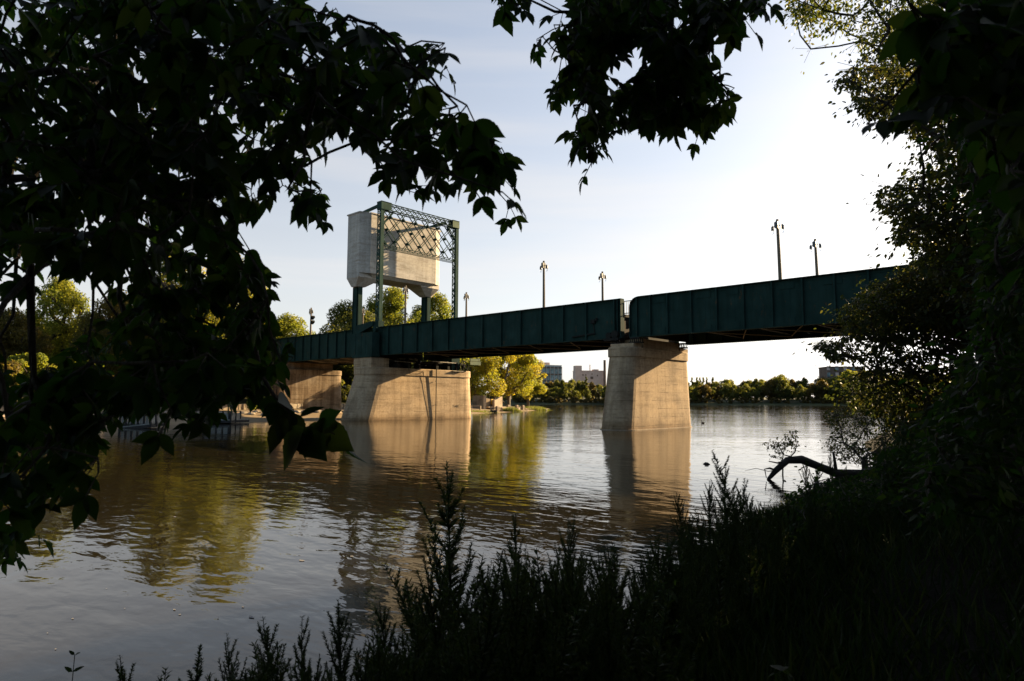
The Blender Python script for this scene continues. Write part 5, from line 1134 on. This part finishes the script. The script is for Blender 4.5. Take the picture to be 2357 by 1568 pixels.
def weed_parts(seed):
    g_ = np.random.default_rng(seed); H = 1.0; st = []; lp_, ld, ln_, ls_ = [], [], [], []
    lean = g_.normal(size=2)*(0.05 if seed % 2 else 0.17)
    def sp(z): return np.array([lean[0]*z*z, lean[1]*z*z, z])
    stems = [([sp(z) for z in np.linspace(0, 1.0, 9)], 0.006, 1.0)]
    nb = int(17+g_.random()*10) if seed % 2 else int(9+g_.random()*6)
    for i in range(nb):
        z = 0.30+0.58*(i+g_.random())/nb; a = i*2.4+g_.random(); l = (0.36-0.27*(z-0.3)/0.6)*(0.6+0.6*g_.random()); o = np.array([math.cos(a), math.sin(a), 0])
        pts_ = [sp(z)+o*l*(0.30 if seed % 2 else 0.42)*f**0.8+np.array([0, 0, l*(0.95*f)]) for f in (0, 0.25, 0.5, 0.75, 1.0)]; stems.append((pts_, 0.003, l))
    m = MB()
    for pts_, r_, l in stems:
        m.tube(pts_, [r_*(1-0.75*i/(len(pts_)-1)) for i in range(len(pts_))], 4)
        main_ = r_ > 0.004; n = int((320 if main_ else 800*l)+8); q = np.array(pts_)
        f = g_.random(n)**0.8 if not main_ else g_.random(n); i0 = np.minimum((f*(len(q)-1)).astype(int), len(q)-2); fr = f*(len(q)-1)-i0
        p = q[i0]+(q[i0+1]-q[i0])*fr[:, None]; tg = norm(q[i0+1]-q[i0]); o = rdir(n); o = norm(o-tg*np.sum(o*tg, 1, keepdims=True))
        up_ = (0.55+0.5*g_.random((n, 1))) if main_ else (0.8+0.6*g_.random((n, 1))); lp_.append(p); ld.append(norm(o*0.85+tg*up_)); ln_.append(norm(tg+o*0.2+g_.normal(size=(n, 3))*0.3))
        ls_.append(((0.042 if seed % 2 else 0.080)*(1.2-1.0*f)*(0.5+0.7*g_.random(n))+0.009) if main_ else (0.018 if seed % 2 else 0.023)*(1.15-0.75*f)*(0.5+0.7*g_.random(n))+0.005)
    return m, np.concatenate(lp_), np.concatenate(ld), np.concatenate(ln_), np.concatenate(ls_)
WP = []
for i in range(6):
    m, a, b, c, d_ = weed_parts(700+i)
    t = thing('tall_weed', 'dark feathery weed among the others on the near bank', 'weed', (0, 0, -50), 'weeds crowding the near bank')
    o = m.build('stem', ML_WEED); o.parent = t
    o = link('leaves', leaf_mesh('leaves', a, b, c, d_, WLEAF, None, 1.0), ML_WEED); o.parent = t; WP.append([t, False])
def weed(k, base, h, rz, tilt=(0, 0), label=None, wid=1.0):
    r = WP[k][0] if not WP[k][1] else dup(WP[k][0], base, rz); WP[k][1] = True
    r.location = Vector([float(q) for q in base]); r.rotation_euler = (tilt[0], tilt[1], rz); r.scale = (h*wid, h*wid, h); r['label'] = label or 'dark feathery weed among the others on the near bank'
    return r
gw = np.random.default_rng(77)
# the ones whose tips stand out on the water
for k, (x, y, d, lb) in enumerate([(340, 1488, 3.1, 'lone narrow weed spike, leftmost of the spikes along the bottom edge'), (440, 1490, 3.1, 'short bushy weed spike second from the left along the bottom edge'), (547, 1462, 3.2, 'thin weed spike third from the left along the bottom edge'), (655, 1408, 3.4, 'bushy branching weed fourth from the left along the bottom edge'), (714, 1414, 3.5, 'narrow dark weed right beside the bushy branching one'), (803, 1368, 3.6, 'weed spike in front of the counterweight reflection'), (1048, 1062, 4.9, 'tallest weed, rising over the river in the middle of the view'), (1186, 1182, 5.6, 'tall weed spike right of the tallest one'), (1305, 1180, 6.2, 'weed spike below the river pier reflection, left of centre'), (1632, 1108, 8.6, 'leaning weed spike left of the arching weed'), (1690, 1034, 9.2, 'arching weed reaching highest beside the fallen log'), (1870, 1060, 11.5, 'slender weed in front of the fallen log'), (910, 1378, 3.9, 'dense weed right of the counterweight reflection'), (1010, 1300, 4.4, 'leaning weed just left of the tallest weed'), (1852, 1052, 15.2, 'thin weed rising in front of the arching log'), (1912, 1044, 15.6, 'thin weed rising right of the arch of the log'), (1945, 1070, 15.0, 'low weed in front of the right part of the log'), (1575, 1130, 8.0, 'weed at the edge of the orange pier reflection')]):
    top = P(x, y, d); b = top.copy(); b[2] = max(nh(b), -0.1)-0.03; weed([1, 3, 5][k % 3] if k not in (6, 10, 11, 13) else [0, 2, 4][k % 3], b, max(0.35, top[2]-b[2]), gw.random()*6.28, (gw.normal()*0.03, gw.normal()*0.03), lb, 1.05 if x in (340, 547, 714) else 1.3)
n = 0; tries = 0
while n < 255 and tries < 4000:
    tries += 1; x = 560+gw.random()**0.85*1650 if gw.random() < 0.9 else 300+gw.random()*400; dw = float(np.interp(x, _dx, _dw)); d = min(dw, 15)*(0.42+0.58*gw.random()**0.7); d = max(d, 2.3)
    b = AZ(x, d); z = nh(b)
    if z < 0.0: continue
    b[2] = z-0.03; yt = np.interp(x, ex, ey)+8+gw.random()*60+(0 if gw.random() < 0.6 else gw.random()*140); ztop = CAM[2]-(yt-914)/FPX*d; h = min(ztop-b[2], 1.0+0.5*gw.random())
    if h < 0.32: continue
    weed(int(gw.integers(6)), b, h, gw.random()*6.28, (gw.normal()*0.10, gw.normal()*0.10), None, 0.8+0.5*gw.random()); n += 1

# low growth covering the soil
n = 100000; gg = np.random.default_rng(88); x = gg.random(n)*2600-60; dw = np.interp(x, _dx, _dw); d = np.minimum(dw, 26)*(gg.random(n)*0.96+0.04)**np.where(gg.random(n) < 0.5, 0.42, 1.0); pos = np.zeros((n, 3)); s_ = (x-1178.5)/FPX*d*0.996
pos[:, :2] = CAM[:2]+HR[:2]*s_[:, None]+HF[:2]*d[:, None]; pos[:, 2] = near_h(pos[:, :2])-0.02
cap_ = CAM[2]-(np.interp(x, ex, ey)+25-914)/FPX*d-pos[:, 2]; ln = np.minimum(0.10+0.32*gg.random(n)**1.8, cap_*0.95); k = (ln > 0.05) & (pos[:, 2] > -0.02) & (d > 1.1)
pos = pos[k]; ln = ln[k]; n = len(pos); o_ = gg.normal(size=(n, 3))*np.array([1, 1, 0])
tag(link('undergrowth', leaf_mesh('undergrowth', pos, norm(o_*0.45+np.array([0, 0, 1])), rdir(n), ln, BLADE, gg.random(n)*0.9, 0.035+0.05*gg.random(n)), ML_WEED), 'dense dark grass and low growth covering the near bank', 'undergrowth', kind='stuff')
# broad leaved saplings between the weeds
def sapling(label, x, d, h_, n_, size, seed):
    g_ = np.random.default_rng(seed); b = AZ(x, d); b[2] = nh(b)-0.03; t = thing('maple_sapling', label, 'sapling', b); m = MB(); nodes = []
    m.tube([b, b+np.array([0.03, 0.02, h_*0.5]), b+np.array([0.05, 0.0, h_])], [0.008, 0.006, 0.003], 6)
    for i in range(n_):
        z = h_*(0.25+0.75*(i+0.5)/n_); a = i*2.4; r_ = 0.05+0.16*(1-i/n_); e = b+np.array([0.04*z/h_+r_*math.cos(a), r_*math.sin(a), z]); m.tube([b+np.array([0.04*z/h_, 0, z-0.05]), e], [0.003, 0.002], 5); nodes.append(e)
    r_ = compound(nodes, g_, size, None, 2, 0.5, 1.2)
    for a, e in r_[5]: m.bar(a, e, 0.002, 0.002)
    m.build('stem', ML_WEED, t); link('leaves', leaf_mesh('leaves', r_[0], r_[1], r_[2], r_[3], LEAF, 0.4+0.6*r_[4], 1.1), ML_NEAR, t)
sapling('broad leaved sapling among the weeds right of the tallest weed', 1490, 4.1, 0.95, 12, 0.11, 1)
sapling('low broad leaved sapling in the dark undergrowth at the bottom', 1240, 3.0, 0.45, 7, 0.09, 2)
sapling('broad leaved sapling half lost in shade at the lower middle', 1600, 3.2, 0.6, 8, 0.10, 3)
sapling('pale leaved seedling at the bottom edge near the right side', 1780, 3.4, 0.5, 7, 0.09, 4)
t = thing('nettle', 'small single nettle stalk at the bottom left corner', 'weed', AZ(160, 2.75, -0.1)); b = AZ(160, 2.75, 0); m = MB(); top = P(172, 1508, 2.75); b[2] = -0.1
m.tube([b, (b+top)/2+HR*0.02, top], [0.004, 0.003, 0.0015], 5); m.build('stem', ML_WEED, t); pp = []; dd = []
for i in range(9):
    f = 0.55+0.45*i/8; c = b+(top-b)*f
    for s_ in (-1, 1): pp.append(c); dd.append(HR*s_+np.array([0, 0, 0.10+0.5*i/8])+HF*gt.normal()*0.3)
link('leaves', leaf_mesh('leaves', np.array(pp), np.array(dd), np.tile(-FW*0.8+np.array([0, 0, 0.9]), (len(pp), 1))+gt.normal(size=(len(pp), 3))*0.2, np.repeat(np.linspace(0.10, 0.035, 9), 2), WLEAF, None, 1.9), ML_WEED, t)

# dry stalks leaning through the weeds
M_DRY = rough_mat('dry_stalk', (0.025, 0.021, 0.014), (0.05, 0.042, 0.027), 8, 0.9, spec=0.05)
m = MB(); m.tube([(0, 0, -0.05), (0.05, 0, 0.35), (0.16, 0.02, 0.68), (0.34, 0.03, 0.92), (0.58, 0.03, 1.02)], [0.006, 0.005, 0.004, 0.003, 0.0015], 5)
for f_, a_ in ((0.45, 0.16), (0.7, -0.14), (0.9, 0.12)): m.tube([(0.06+0.3*f_*f_, 0.02, 0.15+0.8*f_), (0.16+0.3*f_*f_, a_, 0.28+0.8*f_)], [0.003, 0.0012], 4)
st_ = m.build('dry_stalk', M_DRY); tag(st_, 'dry pale stalk arching through the dark weeds', 'stalk', 'dry stalks among the weeds'); gk = np.random.default_rng(4)
n = 0
while n < 14:
    x = 1150+gk.random()*1150; d = 2.6+gk.random()*min(7.0, float(np.interp(x, _dx, _dw))-2.6); b = AZ(x, d); z = nh(b)
    if z < 0.05: continue
    yt = np.interp(x, ex, ey)+60; h = min(CAM[2]-(yt-914)/FPX*d-z, 0.6)
    if h < 0.3: continue
    o = st_ if n == 0 else st_.copy()
    if n: COL.objects.link(o)
    o.location = (float(b[0]), float(b[1]), z); o.rotation_euler = (gk.normal()*0.15, gk.normal()*0.15, gk.random()*6.28); o.scale = (h, h, h*(0.7+0.4*gk.random())); n += 1
